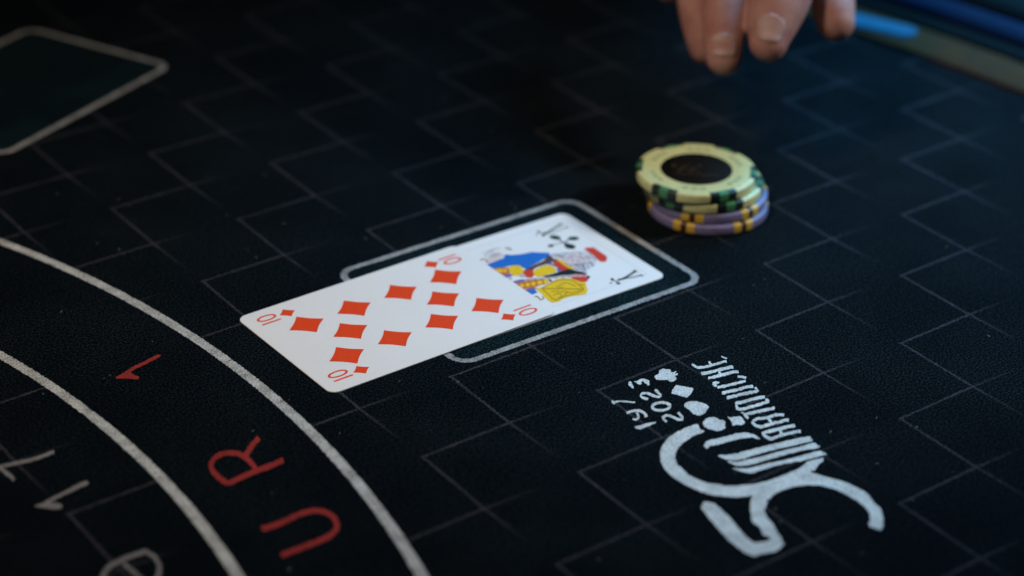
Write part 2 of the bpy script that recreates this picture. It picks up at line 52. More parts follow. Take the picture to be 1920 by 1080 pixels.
JACK=[['face',['p',[[90.39,-7.86],[92.58,-7.26],[94.65,-7.89],[94.85,-10.41],[93.49,-12.11],[89.87,-12.77],[86.61,-13.12],[86.19,-11.27]]]],['face',['p',[[109.29,-22.49],[111.63,-22.79],[114.49,-23.44],[116.95,-24.6],[117.56,-27.15],[116.81,-29.79],[114.47,-30.8],[111.75,-31.01],[109.36,-31.44],[108.38,-29.72],[108.41,-26.35]]]],['hair',['p',[[116.95,-24.6],[118.43,-24.03],[119.99,-23.51],[120.23,-25.38],[119.97,-28.39],[119.37,-31.14],[117.39,-33.34],[114.97,-34.79],[111.89,-35.78],[109.92,-36.99],[109.04,-34.84],[108.42,-32.34],[109.62,-31.1],[112.01,-30.67],[114.47,-30.8],[116.47,-29.56],[117.4,-27.03]]]],['hair',['p',[[108.02,-19.77],[110.2,-19.95],[112.56,-21.58],[115.02,-22.74],[115.67,-24.25],[111.5,-22.96],[109.44,-23.65],[108.22,-22.55],[107.21,-21.85]]]],['hair',['p',[[109.01,-23.88],[108.61,-26.75],[108.38,-29.72],[108.31,-31.49],[108.55,-32.17],[109.79,-31.22],[108.38,-29.72],[108.57,-26.46]]]],['blue',['p',[[85.4,-13.07],[88.53,-12.89],[91.8,-12.53],[93.31,-12.52],[95.18,-10.64],[97.07,-12.21],[99.69,-13.49],[101.59,-14.01],[103.93,-14.3],[106.2,-16.39],[108.6,-18.32],[107.72,-19.83],[105.24,-20.75],[101.84,-21.55],[98.46,-22.35],[94.84,-23.48],[94.6,-21.76],[94.57,-20.44],[92.03,-18.43],[88.94,-17.85],[86.24,-16.76],[85.03,-15.67]]]],['blue',['p',[[85.03,-34.73],[86.91,-35.53],[88.79,-36.34],[88.26,-38.71],[84.8,-39.05],[84.67,-37.23]]]],['blue',['p',[[103.59,-29.0],[104.42,-29.58],[104.14,-30.94],[102.63,-30.93]]]],['violet',['p',[[84.84,-21.97],[88.48,-22.94],[88.56,-24.54],[86.16,-24.41],[84.97,-24.35]]]],['violet',['p',[[85.47,-27.74],[88.76,-27.99],[91.4,-29.82],[88.6,-29.91],[85.1,-29.26]]]],['violet',['p',[[84.71,-34.51],[89.21,-35.12],[90.23,-36.08],[88.55,-36.67],[84.79,-35.07]]]],['violet',['p',[[102.48,-24.08],[104.76,-24.09],[104.97,-26.84],[104.27,-28.44],[104.04,-26.72],[103.05,-25.0]]]],['orange',['p',[[84.87,-15.55],[86.91,-16.86],[90.73,-18.83],[88.48,-22.94],[86.62,-22.43],[84.89,-21.9],[84.79,-19.11]]]],['orange',['p',[[84.82,-29.31],[87.07,-29.61],[90.79,-30.31],[94.54,-31.98],[97.25,-34.37],[94.31,-35.62],[92.04,-35.32],[89.37,-35.23],[86.63,-34.59],[84.83,-34.34]]]],['orange',['s',[[89.41,-30.87],[92.2,-31.79],[94.64,-32.87]],[[89.76,-30.31],[92.57,-31.24],[95.02,-32.32]]]],['red',['p',[[93.84,-23.82],[95.38,-24.11],[96.58,-25.2],[95.15,-27.81],[92.85,-29.54],[91.45,-28.07],[91.58,-25.86]]]],['red',['p',[[105.69,-24.21],[107.55,-24.45],[107.57,-28.12],[107.79,-32.16],[105.85,-32.37],[104.18,-31.22],[104.31,-28.72],[104.73,-26.16]]]],['red',['p',[[105.5,-35.47],[107.75,-36.52],[109.52,-37.84],[109.02,-39.96],[107.57,-41.5],[106.34,-42.27],[104.85,-41.24],[104.13,-39.23],[103.25,-37.75]]]],['red',['p',[[120.23,-22.88],[121.62,-22.6],[123.71,-23.94],[123.64,-26.03],[123.47,-28.57],[123.36,-31.68],[122.1,-33.44],[120.39,-34.62],[119.1,-33.47],[119.29,-31.24],[120.02,-28.32],[120.15,-25.49]]]],['brown',['p',[[93.09,-23.82],[99.21,-22.35],[103.4,-21.84],[107.38,-19.59],[107.79,-20.41],[107.03,-22.78],[108.37,-23.7],[106.66,-24.62],[104.46,-24.15],[102.22,-24.43],[98.97,-24.37],[95.83,-25.2],[92.75,-25.64]]]],['pale',['p',[[90.3,-8.33],[92.2,-7.79],[93.93,-8.19],[93.84,-9.72],[91.94,-10.25],[90.09,-10.03]]]],['yellow',['p',[[91.02,-18.77],[93.06,-18.73],[94.75,-20.2],[94.22,-22.28],[92.58,-25.01],[90.67,-25.74],[88.97,-25.33],[88.55,-23.87],[89.6,-20.89]]]],['yellow',['p',[[95.66,-26.11],[98.68,-25.1],[101.04,-24.65],[102.8,-25.34],[103.83,-27.0],[103.15,-29.74],[101.37,-31.09],[99.07,-30.62],[97.16,-30.48],[95.21,-30.41],[94.51,-29.0]]]],['yellow',['p',[[108.31,-22.61],[108.58,-24.11],[108.81,-27.15],[109.05,-30.18],[108.45,-32.62],[107.36,-32.39],[107.18,-28.63],[107.46,-24.91]]]],['yellow',['p',[[88.92,-36.17],[91.79,-36.65],[95.67,-35.81],[98.83,-34.95],[101.77,-35.71],[103.54,-37.7],[104.74,-41.06],[105.8,-42.31],[104.34,-44.83],[102.9,-47.34],[100.73,-48.83],[98.6,-48.35],[95.5,-47.2],[92.56,-47.14],[90.04,-47.85],[88.17,-47.05],[87.93,-45.41],[88.34,-42.24],[89.08,-39.28]]]],['yellow',['p',[[84.97,-4.91],[85.39,-6.79],[85.44,-9.18],[84.86,-11.91],[84.11,-11.92],[84.43,-9.54],[84.34,-6.85]]]],['yellow',['p',[[87.39,-32.35],[86.96,-32.78],[86.49,-32.99],[86.12,-32.93],[85.94,-32.61],[85.99,-32.11],[86.27,-31.58],[86.7,-31.15],[87.17,-30.94],[87.54,-31.0],[87.72,-31.32],[87.67,-31.82]]]],['yellow',['p',[[89.38,-32.97],[88.9,-33.45],[88.38,-33.69],[87.96,-33.62],[87.76,-33.26],[87.82,-32.71],[88.13,-32.11],[88.62,-31.63],[89.14,-31.39],[89.56,-31.47],[89.76,-31.83],[89.7,-32.38]]]],['yellow',['p',[[91.42,-33.48],[90.91,-33.98],[90.36,-34.23],[89.92,-34.15],[89.71,-33.78],[89.77,-33.2],[90.11,-32.57],[90.62,-32.06],[91.17,-31.81],[91.61,-31.89],[91.82,-32.27],[91.76,-32.85]]]],['yellow',['p',[[93.72,-34.21],[93.16,-34.76],[92.55,-35.03],[92.06,-34.95],[91.83,-34.53],[91.9,-33.9],[92.27,-33.21],[92.83,-32.65],[93.44,-32.37],[93.93,-32.46],[94.17,-32.88],[94.09,-33.52]]]],['yellow',['p',[[95.99,-34.92],[95.4,-35.5],[94.76,-35.78],[94.25,-35.69],[94.01,-35.26],[94.09,-34.59],[94.47,-33.87],[95.07,-33.29],[95.7,-33.0],[96.21,-33.09],[96.46,-33.52],[96.38,-34.19]]]],['yellow',['p',[[87.63,-19.79],[87.2,-20.23],[86.73,-20.45],[86.35,-20.39],[86.17,-20.06],[86.22,-19.56],[86.51,-19.01],[86.94,-18.57],[87.41,-18.35],[87.79,-18.41],[87.98,-18.74],[87.92,-19.24]]]],['yellow',['p',[[88.92,-20.42],[88.49,-20.87],[88.02,-21.08],[87.64,-21.02],[87.45,-20.7],[87.51,-20.19],[87.79,-19.64],[88.23,-19.2],[88.7,-18.98],[89.08,-19.04],[89.26,-19.37],[89.21,-19.87]]]],['yellow',['p',[[86.8,-18.95],[86.46,-19.29],[86.1,-19.46],[85.82,-19.41],[85.67,-19.16],[85.72,-18.78],[85.93,-18.36],[86.27,-18.02],[86.62,-17.85],[86.91,-17.9],[87.06,-18.15],[87.01,-18.53]]]],['black',['p',[[96.42,-30.48],[100.12,-31.24],[103.72,-31.16],[107.42,-31.65],[108.3,-33.81],[109.32,-35.8],[110.09,-37.11],[109.69,-37.96],[106.8,-35.76],[104.71,-35.18],[102.04,-33.7],[99.31,-32.99],[96.81,-31.62]]]],['black',['p',[[109.4,-40.22],[108.95,-40.63],[108.49,-40.76],[108.21,-40.56],[108.2,-40.11],[108.48,-39.58],[108.93,-39.17],[109.39,-39.04],[109.67,-39.24],[109.68,-39.69]]]],['black',['p',[[96.89,-35.38],[96.56,-35.48],[96.34,-35.23],[96.31,-34.74],[96.48,-34.19],[96.79,-33.79],[97.11,-33.7],[97.34,-33.95],[97.37,-34.44],[97.2,-34.99]]]],['black',['s',[[104.3,-27.63],[104.19,-29.12],[104.34,-30.27]],[[104.6,-27.43],[104.5,-28.9],[104.65,-30.02]]]],['pale',['s',[[89.66,-29.87],[92.0,-30.74],[94.55,-31.99],[96.88,-33.24],[99.36,-34.3],[102.1,-35.32],[104.72,-36.83],[106.53,-38.08],[108.52,-39.46]],[[90.34,-28.83],[92.7,-29.7],[95.27,-30.97],[97.59,-32.21],[100.06,-33.26],[102.82,-34.29],[105.48,-35.82],[107.31,-37.08],[109.3,-38.46]]]],['pale',['p',[[90.42,-25.06],[91.96,-25.35],[92.16,-26.77],[90.99,-28.01],[89.8,-26.92]]]],['pale',['p',[[85.46,-24.69],[87.36,-24.48],[87.28,-25.95],[85.39,-27.18],[85.05,-25.94]]]],['rust',['p',[[91.37,-29.84],[91.07,-30.12],[90.68,-30.21],[90.44,-30.06],[90.47,-29.74],[90.77,-29.46],[91.16,-29.36],[91.41,-29.52]]]],['rust',['p',[[93.5,-30.93],[93.2,-31.22],[92.82,-31.31],[92.57,-31.15],[92.61,-30.84],[92.91,-30.55],[93.29,-30.46],[93.54,-30.62]]]],['rust',['p',[[95.64,-32.02],[95.34,-32.31],[94.95,-32.4],[94.7,-32.24],[94.74,-31.93],[95.04,-31.64],[95.43,-31.55],[95.68,-31.71]]]],['rust',['p',[[97.78,-33.12],[97.48,-33.41],[97.09,-33.5],[96.84,-33.34],[96.88,-33.03],[97.18,-32.74],[97.57,-32.65],[97.82,-32.81]]]],['rust',['p',[[99.92,-34.22],[99.61,-34.5],[99.22,-34.59],[98.98,-34.43],[99.02,-34.12],[99.32,-33.84],[99.71,-33.75],[99.96,-33.9]]]],['rust',['p',[[102.06,-35.31],[101.75,-35.6],[101.36,-35.69],[101.12,-35.53],[101.16,-35.22],[101.46,-34.93],[101.85,-34.84],[102.1,-35.0]]]],['rust',['p',[[104.2,-36.41],[103.9,-36.7],[103.51,-36.79],[103.26,-36.63],[103.3,-36.32],[103.61,-36.03],[104.0,-35.94],[104.24,-36.1]]]],['rust',['p',[[106.35,-37.51],[106.04,-37.8],[105.65,-37.89],[105.4,-37.73],[105.44,-37.42],[105.75,-37.13],[106.14,-37.04],[106.39,-37.2]]]],['rust',['p',[[108.5,-38.61],[108.19,-38.9],[107.8,-38.99],[107.55,-38.83],[107.59,-38.52],[107.9,-38.23],[108.29,-38.14],[108.54,-38.3]]]],['olive',['s',[[90.94,-37.62],[94.71,-40.38],[98.54,-43.23],[102.23,-45.93]],[[91.24,-37.22],[95.01,-39.98],[98.84,-42.84],[102.54,-45.54]]]],['olive',['s',[[91.41,-37.25],[95.27,-36.41],[98.86,-36.28],[101.18,-37.14],[102.78,-39.58],[102.38,-45.62]],[[91.57,-36.84],[95.46,-36.0],[99.1,-35.86],[101.5,-36.74],[103.14,-39.28],[102.74,-45.39]]]],['olive',['s',[[90.7,-38.14],[90.28,-41.83],[89.7,-44.91],[90.27,-46.59],[93.32,-46.21],[96.12,-46.43],[98.72,-46.97],[102.12,-46.32]],[[91.06,-37.92],[90.63,-41.63],[90.06,-44.67],[90.54,-46.19],[93.53,-45.8],[96.36,-46.02],[98.93,-46.56],[102.3,-45.91]]]],['olive',['s',[[91.16,-43.89],[92.72,-43.06],[93.72,-44.23],[93.22,-45.47],[91.85,-45.4]],[[91.22,-43.55],[92.94,-42.68],[94.04,-43.96],[93.22,-45.77],[91.65,-45.78]]]],['olive',['s',[[92.14,-41.17],[93.67,-41.73],[94.49,-43.3],[95.97,-43.32],[96.43,-44.62]],[[92.39,-40.8],[93.96,-41.38],[94.76,-42.94],[96.24,-42.96],[96.75,-44.32]]]],['olive',['s',[[94.33,-45.59],[95.92,-44.76],[97.44,-45.34],[99.01,-45.92],[100.96,-46.01]],[[94.4,-45.25],[96.1,-44.38],[97.69,-44.97],[99.24,-45.54],[101.17,-45.63]]]],['olive',['s',[[96.4,-39.57],[98.94,-38.83],[100.46,-39.39],[100.83,-41.15],[101.23,-42.93]],[[96.53,-39.2],[99.13,-38.45],[100.76,-39.05],[101.16,-40.87],[101.55,-42.65]]]],['olive',['s',[[103.06,-42.18],[103.23,-43.33],[104.47,-43.42]],[[103.39,-41.91],[103.52,-42.98],[104.69,-43.04]]]],['olive',['s',[[95.68,-39.06],[96.51,-40.64],[98.02,-40.68]],[[95.94,-38.8],[96.73,-40.35],[98.19,-40.36]]]],['olive',['s',[[85.6,-40.55],[86.19,-41.65],[85.76,-43.62],[87.35,-43.51],[88.1,-41.84]],[[86.12,-40.0],[86.75,-41.23],[86.29,-43.09],[87.3,-43.03],[87.6,-41.96]]]],['olive',['s',[[84.71,-9.6],[86.75,-9.46],[87.2,-10.72],[86.43,-12.06]],[[84.99,-9.0],[87.13,-8.88],[87.68,-10.41],[86.79,-12.1]]]],['olive',['s',[[97.87,-7.22],[98.65,-8.55],[98.71,-9.61]],[[98.5,-6.51],[99.31,-7.89],[99.39,-9.06]]]],['grey',['s',[[107.92,-20.32],[109.42,-20.31],[110.13,-21.31],[110.17,-22.89]],[[108.19,-19.8],[109.77,-19.81],[110.56,-20.91],[110.61,-22.56]]]],['grey',['s',[[107.78,-21.82],[109.49,-22.21],[110.02,-24.1],[109.46,-25.43]],[[108.1,-21.31],[109.88,-21.74],[110.46,-23.78],[109.85,-25.33]]]],['grey',['s',[[111.14,-21.44],[112.88,-21.85],[114.09,-22.95],[116.32,-23.43],[117.18,-24.29]],[[111.42,-21.01],[113.18,-21.42],[114.4,-22.53],[116.62,-23.0],[117.52,-23.88]]]],['grey',['s',[[110.05,-26.37],[111.98,-25.14],[113.89,-24.92],[114.43,-25.82]],[[110.09,-26.0],[112.12,-24.72],[114.17,-24.49],[114.78,-25.44]]]],['grey',['s',[[117.23,-24.04],[117.1,-25.15],[116.26,-25.06]],[[117.73,-23.78],[117.27,-25.45],[115.96,-25.64]]]],['grey',['s',[[116.95,-27.77],[117.13,-29.17],[116.81,-30.16]],[[117.64,-27.21],[117.82,-28.7],[117.47,-29.89]]]],['grey',['s',[[110.38,-30.42],[111.47,-31.7],[113.7,-32.19],[115.24,-32.2]],[[110.77,-29.97],[111.83,-31.22],[114.0,-31.69],[115.52,-31.7]]]],['grey',['s',[[112.0,-32.17],[111.24,-34.11],[110.16,-35.79]],[[112.97,-31.91],[112.12,-34.04],[110.91,-35.95]]]],['grey',['s',[[110.62,-32.6],[110.26,-34.35],[109.43,-35.72]],[[111.11,-32.35],[110.71,-34.22],[109.79,-35.77]]]],['grey',['s',[[115.18,-31.99],[115.33,-32.99],[114.55,-34.9]],[[116.11,-31.23],[116.25,-32.52],[115.39,-34.68]]]],['grey',['s',[[113.63,-32.96],[112.39,-35.22]],[[114.02,-32.96],[112.78,-35.22]]]],['grey',['s',[[108.72,-31.84],[108.94,-33.56],[109.36,-34.37]],[[109.15,-31.49],[109.37,-33.18],[109.77,-33.96]]]],['grey',['s',[[119.44,-26.56],[118.57,-29.69],[118.24,-32.11]],[[119.86,-26.37],[119.0,-29.46],[118.68,-31.85]]]],['grey',['s',[[88.42,-8.31],[91.33,-6.66],[93.57,-6.65]],[[88.49,-7.91],[91.48,-6.23],[93.8,-6.2]]]],['grey',['s',[[88.97,-6.04],[91.33,-5.55],[94.36,-5.53],[96.3,-6.34]],[[89.11,-5.71],[91.48,-5.22],[94.55,-5.19],[96.51,-6.01]]]],['grey',['s',[[115.27,-28.02],[115.57,-28.85],[114.94,-29.03]],[[115.7,-27.63],[115.96,-28.76],[114.85,-29.48]]]],['grey',['s',[[114.29,-27.1],[115.27,-27.25],[115.38,-28.19]],[[114.6,-26.59],[115.66,-26.79],[115.82,-27.83]]]],['grey',['s',[[112.51,-28.25],[112.56,-29.26],[113.55,-29.53]],[[112.88,-27.97],[112.9,-28.88],[113.83,-29.1]]]],['grey',['s',[[112.5,-24.9],[112.05,-27.13],[110.64,-28.62]],[[112.81,-24.74],[112.3,-27.11],[110.75,-28.8]]]],['grey',['s',[[114.66,-30.64],[113.11,-30.86],[111.26,-29.94],[108.98,-29.57]],[[114.45,-31.07],[112.84,-31.29],[110.98,-30.37],[108.72,-30.0]]]],['grey',['s',[[109.15,-23.46],[110.45,-23.06],[112.31,-23.3]],[[109.31,-23.03],[110.67,-22.63],[112.57,-22.86]]]],['grey',['s',[[108.16,-27.25],[108.38,-28.96],[108.68,-31.25]],[[108.53,-26.94],[108.75,-28.66],[109.05,-30.94]]]],['grey',['s',[[110.03,-30.15],[110.41,-31.97],[110.53,-34.12]],[[110.46,-29.78],[110.84,-31.62],[110.97,-33.79]]]],['ink',['p',[[118.39,-11.96],[117.97,-12.25],[117.45,-12.31],[116.91,-12.13],[116.39,-11.73],[115.97,-11.15],[115.69,-10.48],[115.59,-9.78],[115.69,-9.14],[115.96,-8.65],[116.38,-8.35],[116.9,-8.29],[117.45,-8.47],[117.97,-8.88],[118.39,-9.45],[118.67,-10.13],[118.76,-10.83],[118.67,-11.46]]]],['ink',['p',[[123.6,-15.71],[123.21,-16.03],[122.67,-16.17],[122.06,-16.13],[121.44,-15.91],[120.89,-15.53],[120.47,-15.04],[120.24,-14.49],[120.22,-13.97],[120.42,-13.52],[120.81,-13.2],[121.34,-13.05],[121.96,-13.1],[122.58,-13.32],[123.13,-13.7],[123.55,-14.19],[123.78,-14.73],[123.8,-15.26]]]],['ink',['p',[[118.49,-20.29],[117.99,-20.65],[117.42,-20.77],[116.84,-20.62],[116.31,-20.24],[115.91,-19.65],[115.68,-18.94],[115.65,-18.18],[115.82,-17.48],[116.17,-16.91],[116.66,-16.54],[117.24,-16.42],[117.82,-16.56],[118.35,-16.96],[118.75,-17.54],[118.98,-18.26],[119.01,-19.02],[118.84,-19.72]]]],['ink',['p',[[113.19,-14.97],[112.66,-15.36],[111.94,-15.42],[111.3,-15.14],[110.98,-14.61],[111.11,-14.04],[111.64,-13.65],[112.37,-13.59],[113.01,-13.87],[113.33,-14.4]]]],['ink',['s',[[117.06,-12.58],[117.0,-15.67],[119.96,-14.79]],[[117.69,-12.13],[117.53,-14.98],[120.23,-14.08]]]],['ink',['s',[[117.04,-15.32],[116.72,-17.52]],[[117.89,-14.8],[117.57,-17.0]]]],['ink',['s',[[113.34,-14.63],[115.11,-14.85],[117.05,-15.37]],[[113.5,-14.35],[115.29,-14.57],[117.22,-15.1]]]],['ink',['s',[[115.9,-6.81],[120.2,-5.25],[124.81,-4.09]],[[116.23,-5.88],[120.56,-4.3],[125.22,-3.12]]]],['ink',['s',[[115.92,-6.58],[120.38,-6.9],[125.14,-6.86]],[[116.13,-6.21],[120.59,-6.53],[125.34,-6.49]]]],['ink',['s',[[124.12,-2.95],[124.98,-3.61],[125.08,-5.0]],[[124.38,-2.63],[125.26,-3.32],[125.38,-4.76]]]],['ink',['s',[[124.97,-5.68],[125.2,-6.66],[125.05,-7.86]],[[125.26,-5.42],[125.49,-6.43],[125.34,-7.67]]]],['ink',['p',[[115.11,-4.58],[114.77,-4.72],[114.46,-4.51],[114.32,-4.03],[114.4,-3.46],[114.66,-3.02],[115.01,-2.88],[115.31,-3.09],[115.45,-3.57],[115.37,-4.14]]]],['ink',['p',[[116.66,-6.01],[116.33,-6.27],[115.92,-6.28],[115.6,-6.07],[115.49,-5.69],[115.63,-5.31],[115.97,-5.05],[116.38,-5.03],[116.7,-5.25],[116.8,-5.63]]]],['ink',['p',[[115.04,-7.41],[114.68,-7.59],[114.34,-7.44],[114.15,-7.02],[114.17,-6.48],[114.41,-6.04],[114.76,-5.87],[115.1,-6.02],[115.3,-6.44],[115.27,-6.97]]]],['ink',['p',[[113.25,-5.31],[112.98,-5.47],[112.68,-5.4],[112.51,-5.14],[112.59,-4.85],[112.86,-4.68],[113.16,-4.75],[113.33,-5.01]]]],['ink',['s',[[114.89,-4.71],[114.89,-5.75],[115.0,-6.65]],[[115.17,-4.49],[115.18,-5.52],[115.29,-6.41]]]],['ink',['s',[[116.78,-48.18],[119.03,-47.8],[121.48,-47.17],[124.52,-46.3]],[[117.31,-47.04],[119.52,-46.67],[121.94,-46.05],[124.97,-45.18]]]],['ink',['s',[[116.83,-47.94],[119.39,-48.34],[121.79,-48.96],[124.36,-49.39]],[[117.15,-47.42],[119.73,-47.82],[122.13,-48.45],[124.69,-48.87]]]],['ink',['s',[[124.48,-44.78],[124.73,-45.79],[124.69,-46.9]],[[124.88,-44.44],[125.13,-45.48],[125.09,-46.63]]]],['ink',['s',[[124.29,-48.5],[124.41,-49.42],[124.39,-50.39]],[[124.69,-48.18],[124.81,-49.12],[124.79,-50.12]]]],['ink',['p',[[114.65,-46.73],[114.26,-46.86],[113.97,-46.63],[113.88,-46.11],[114.04,-45.51],[114.38,-45.05],[114.77,-44.92],[115.06,-45.15],[115.14,-45.67],[114.99,-46.27]]]],['ink',['p',[[117.05,-47.59],[116.67,-47.94],[116.19,-48.08],[115.78,-47.98],[115.61,-47.66],[115.74,-47.24],[116.11,-46.9],[116.6,-46.75],[117.0,-46.86],[117.17,-47.18]]]],['ink',['p',[[114.78,-49.91],[114.4,-50.07],[114.06,-49.88],[113.89,-49.42],[113.95,-48.85],[114.23,-48.41],[114.61,-48.25],[114.95,-48.44],[115.12,-48.9],[115.06,-49.47]]]],['ink',['p',[[113.02,-47.69],[112.72,-47.89],[112.3,-47.89],[112.01,-47.7],[112.02,-47.43],[112.32,-47.23],[112.74,-47.23],[113.03,-47.42]]]],['ink',['s',[[114.39,-46.76],[114.46,-47.76],[114.43,-48.87]],[[114.71,-46.52],[114.78,-47.53],[114.75,-48.65]]]],['ink',['s',[[114.54,-47.82],[115.76,-47.61]],[[114.7,-47.46],[115.93,-47.24]]]]]

# ------------------------------------------------------------------ helpers
def new_mat(name):
    m = bpy.data.materials.new(name); m.use_nodes = True
    return m, m.node_tree.nodes, m.node_tree.links, m.node_tree.nodes["Principled BSDF"]

def math_node(nt, op, a, b=None, c=None, clamp=False):
    n = nt.nodes.new('ShaderNodeMath'); n.operation = op; n.use_clamp = clamp
    for i, v in enumerate((a, b, c)):
        if v is None: continue
        if isinstance(v, (int, float)): n.inputs[i].default_value = v
        else: nt.links.new(v, n.inputs[i])
    return n.outputs[0]

def noise_tex(nt, vec, scale, detail=3, rough=0.6):
    n = nt.nodes.new('ShaderNodeTexNoise'); n.inputs['Scale'].default_value = scale
    n.inputs['Detail'].default_value = detail; n.inputs['Roughness'].default_value = rough
    nt.links.new(vec, n.inputs['Vector']); return n.outputs['Fac']

def maprange(nt, v, a, b, c, d):
    n = nt.nodes.new('ShaderNodeMapRange'); nt.links.new(v, n.inputs[0])
    for i, x in enumerate((a, b, c, d)): n.inputs[i + 1].default_value = x
    return n.outputs[0]

def mix(nt, fac, a, b):
    n = nt.nodes.new('ShaderNodeMix'); n.data_type = 'RGBA'
    for sock, v in ((n.inputs[0], fac), (n.inputs[6], a), (n.inputs[7], b)):
        if isinstance(v, (int, float)): sock.default_value = v
        elif isinstance(v, tuple): sock.default_value = v + (1,) if len(v) == 3 else v
        else: nt.links.new(v, sock)
    return n.outputs[2]

def bump(nt, h, strength, dist, target):
    b = nt.nodes.new('ShaderNodeBump'); b.inputs['Strength'].default_value = strength
    b.inputs['Distance'].default_value = dist; nt.links.new(h, b.inputs['Height'])
    nt.links.new(b.outputs[0], target.inputs['Normal'])

U = 0.0329   # one square of the printed grid
ARC_C = (-0.4200, -0.0411); ARC_R = 0.4018
ARC2_C = (-0.4389, -0.0519); ARC2_R = 0.3713

def felt_material(name, base, grid):
    """short dark pile; with the faint staggered squares printed on it"""
    m, N, Lk, p = new_mat(name); nt = m.node_tree
    tc = N.new('ShaderNodeTexCoord'); co = tc.outputs['Object']
    pile = noise_tex(nt, co, 1500, 3, 0.75)
    pile2 = noise_tex(nt, co, 900, 2, 0.6)
    cloud = noise_tex(nt, co, 22, 3, 0.55)
    fib = maprange(nt, pile, 0.47, 0.70, 0.10, 7.0)
    col = mix(nt, fib, (0.0, 0.0, 0.0), base)
    n = col.node; n.clamp_factor = False
    tint = mix(nt, maprange(nt, cloud, 0.38, 0.66, 0, 1), (0.55, 0.55, 0.62), (1.6, 1.7, 1.6)); tint.node.clamp_factor = True
    mm = N.new('ShaderNodeMix'); mm.data_type = 'RGBA'; mm.blend_type = 'MULTIPLY'; mm.inputs[0].default_value = 1
    Lk.new(col, mm.inputs[6]); Lk.new(tint, mm.inputs[7]); col = mm.outputs[2]
    if grid:
        sep = N.new('ShaderNodeSeparateXYZ'); Lk.new(co, sep.inputs[0])
        wob = math_node(nt, 'MULTIPLY', math_node(nt, 'SUBTRACT', noise_tex(nt, co, 800, 3, 0.75), 0.5), 0.060)
        gx = math_node(nt, 'DIVIDE', sep.outputs[0], U)
        gy = math_node(nt, 'DIVIDE', sep.outputs[1], U)
        # lines along x (integer y)
        ry = math_node(nt, 'ROUND', gy); fx = math_node(nt, 'FLOOR', gx)
        t = math_node(nt, 'SUBTRACT', gx, fx)
        par = math_node(nt, 'PINGPONG', math_node(nt, 'ADD', math_node(nt, 'ADD', ry, fx), 0.0), 1.0)  # 0 / 1
        isv = math_node(nt, 'SUBTRACT', 1.0, par) if GRID_V == 0 else par
        inv = math_node(nt, 'SUBTRACT', 1.0, t)
        shift = math_node(nt, 'ADD', math_node(nt, 'MULTIPLY', isv, inv), math_node(nt, 'MULTIPLY', math_node(nt, 'SUBTRACT', 1.0, isv), t))
        d = math_node(nt, 'ABSOLUTE', math_node(nt, 'ADD', math_node(nt, 'ADD', math_node(nt, 'SUBTRACT', gy, ry), math_node(nt, 'MULTIPLY', shift, 0.019)), wob))
        line = maprange(nt, d, 0.008, 0.018, 1, 0)
        fade = maprange(nt, t, 0.03, 0.62, 0.75, 0.0)
        st = math_node(nt, 'ADD', isv, math_node(nt, 'MULTIPLY', math_node(nt, 'SUBTRACT', 1.0, isv), fade))
        lx = math_node(nt, 'MULTIPLY', line, st)
        # lines along y (integer x), running towards -y
        rx = math_node(nt, 'ROUND', gx); cy = math_node(nt, 'CEIL', gy)
        t2 = math_node(nt, 'SUBTRACT', cy, gy)
        par2 = math_node(nt, 'PINGPONG', math_node(nt, 'ADD', rx, cy), 1.0)
        isv2 = math_node(nt, 'SUBTRACT', 1.0, par2) if GRID_V == 0 else par2
        inv2 = math_node(nt, 'SUBTRACT', 1.0, t2)
        shift2 = math_node(nt, 'ADD', math_node(nt, 'MULTIPLY', isv2, inv2), math_node(nt, 'MULTIPLY', math_node(nt, 'SUBTRACT', 1.0, isv2), t2))
        d2 = math_node(nt, 'ABSOLUTE', math_node(nt, 'SUBTRACT', math_node(nt, 'ADD', math_node(nt, 'SUBTRACT', gx, rx), wob), math_node(nt, 'MULTIPLY', shift2, 0.023)))
        line2 = maprange(nt, d2, 0.008, 0.018, 1, 0)
        fade2 = maprange(nt, t2, 0.05, 0.75, 0.85, 0.0)
        st2 = math_node(nt, 'ADD', isv2, math_node(nt, 'MULTIPLY', math_node(nt, 'SUBTRACT', 1.0, isv2), fade2))
        ly = math_node(nt, 'MULTIPLY', line2, st2)
        g = math_node(nt, 'MAXIMUM', lx, ly, clamp=True)
        wear = maprange(nt, noise_tex(nt, co, 1900, 2, 0.75), 0.42, 0.58, 0.10, 1.25)
        wear2 = maprange(nt, noise_tex(nt, co, 60, 2, 0.6), 0.3, 0.6, 0.55, 1.0)
        g = math_node(nt, 'MULTIPLY', math_node(nt, 'MULTIPLY', g, wear), wear2, clamp=True)
        col = mix(nt, g, col, (0.054, 0.051, 0.060))
    Lk.new(col, p.inputs['Base Color'])
    p.inputs['Roughness'].default_value = 0.95
    p.inputs['Specular IOR Level'].default_value = 0.02
    Lk.new(maprange(nt, pile, 0.45, 0.70, 0.006, 0.165), p.inputs['Sheen Weight'])
    p.inputs['Sheen Tint'].default_value = (0.32, 0.58, 0.78, 1)
    p.inputs['Sheen Roughness'].default_value = 0.5
    h = math_node(nt, 'ADD', pile, math_node(nt, 'MULTIPLY', pile2, 0.8))
    bump(nt, h, 0.8, 0.0005, p)
    return m

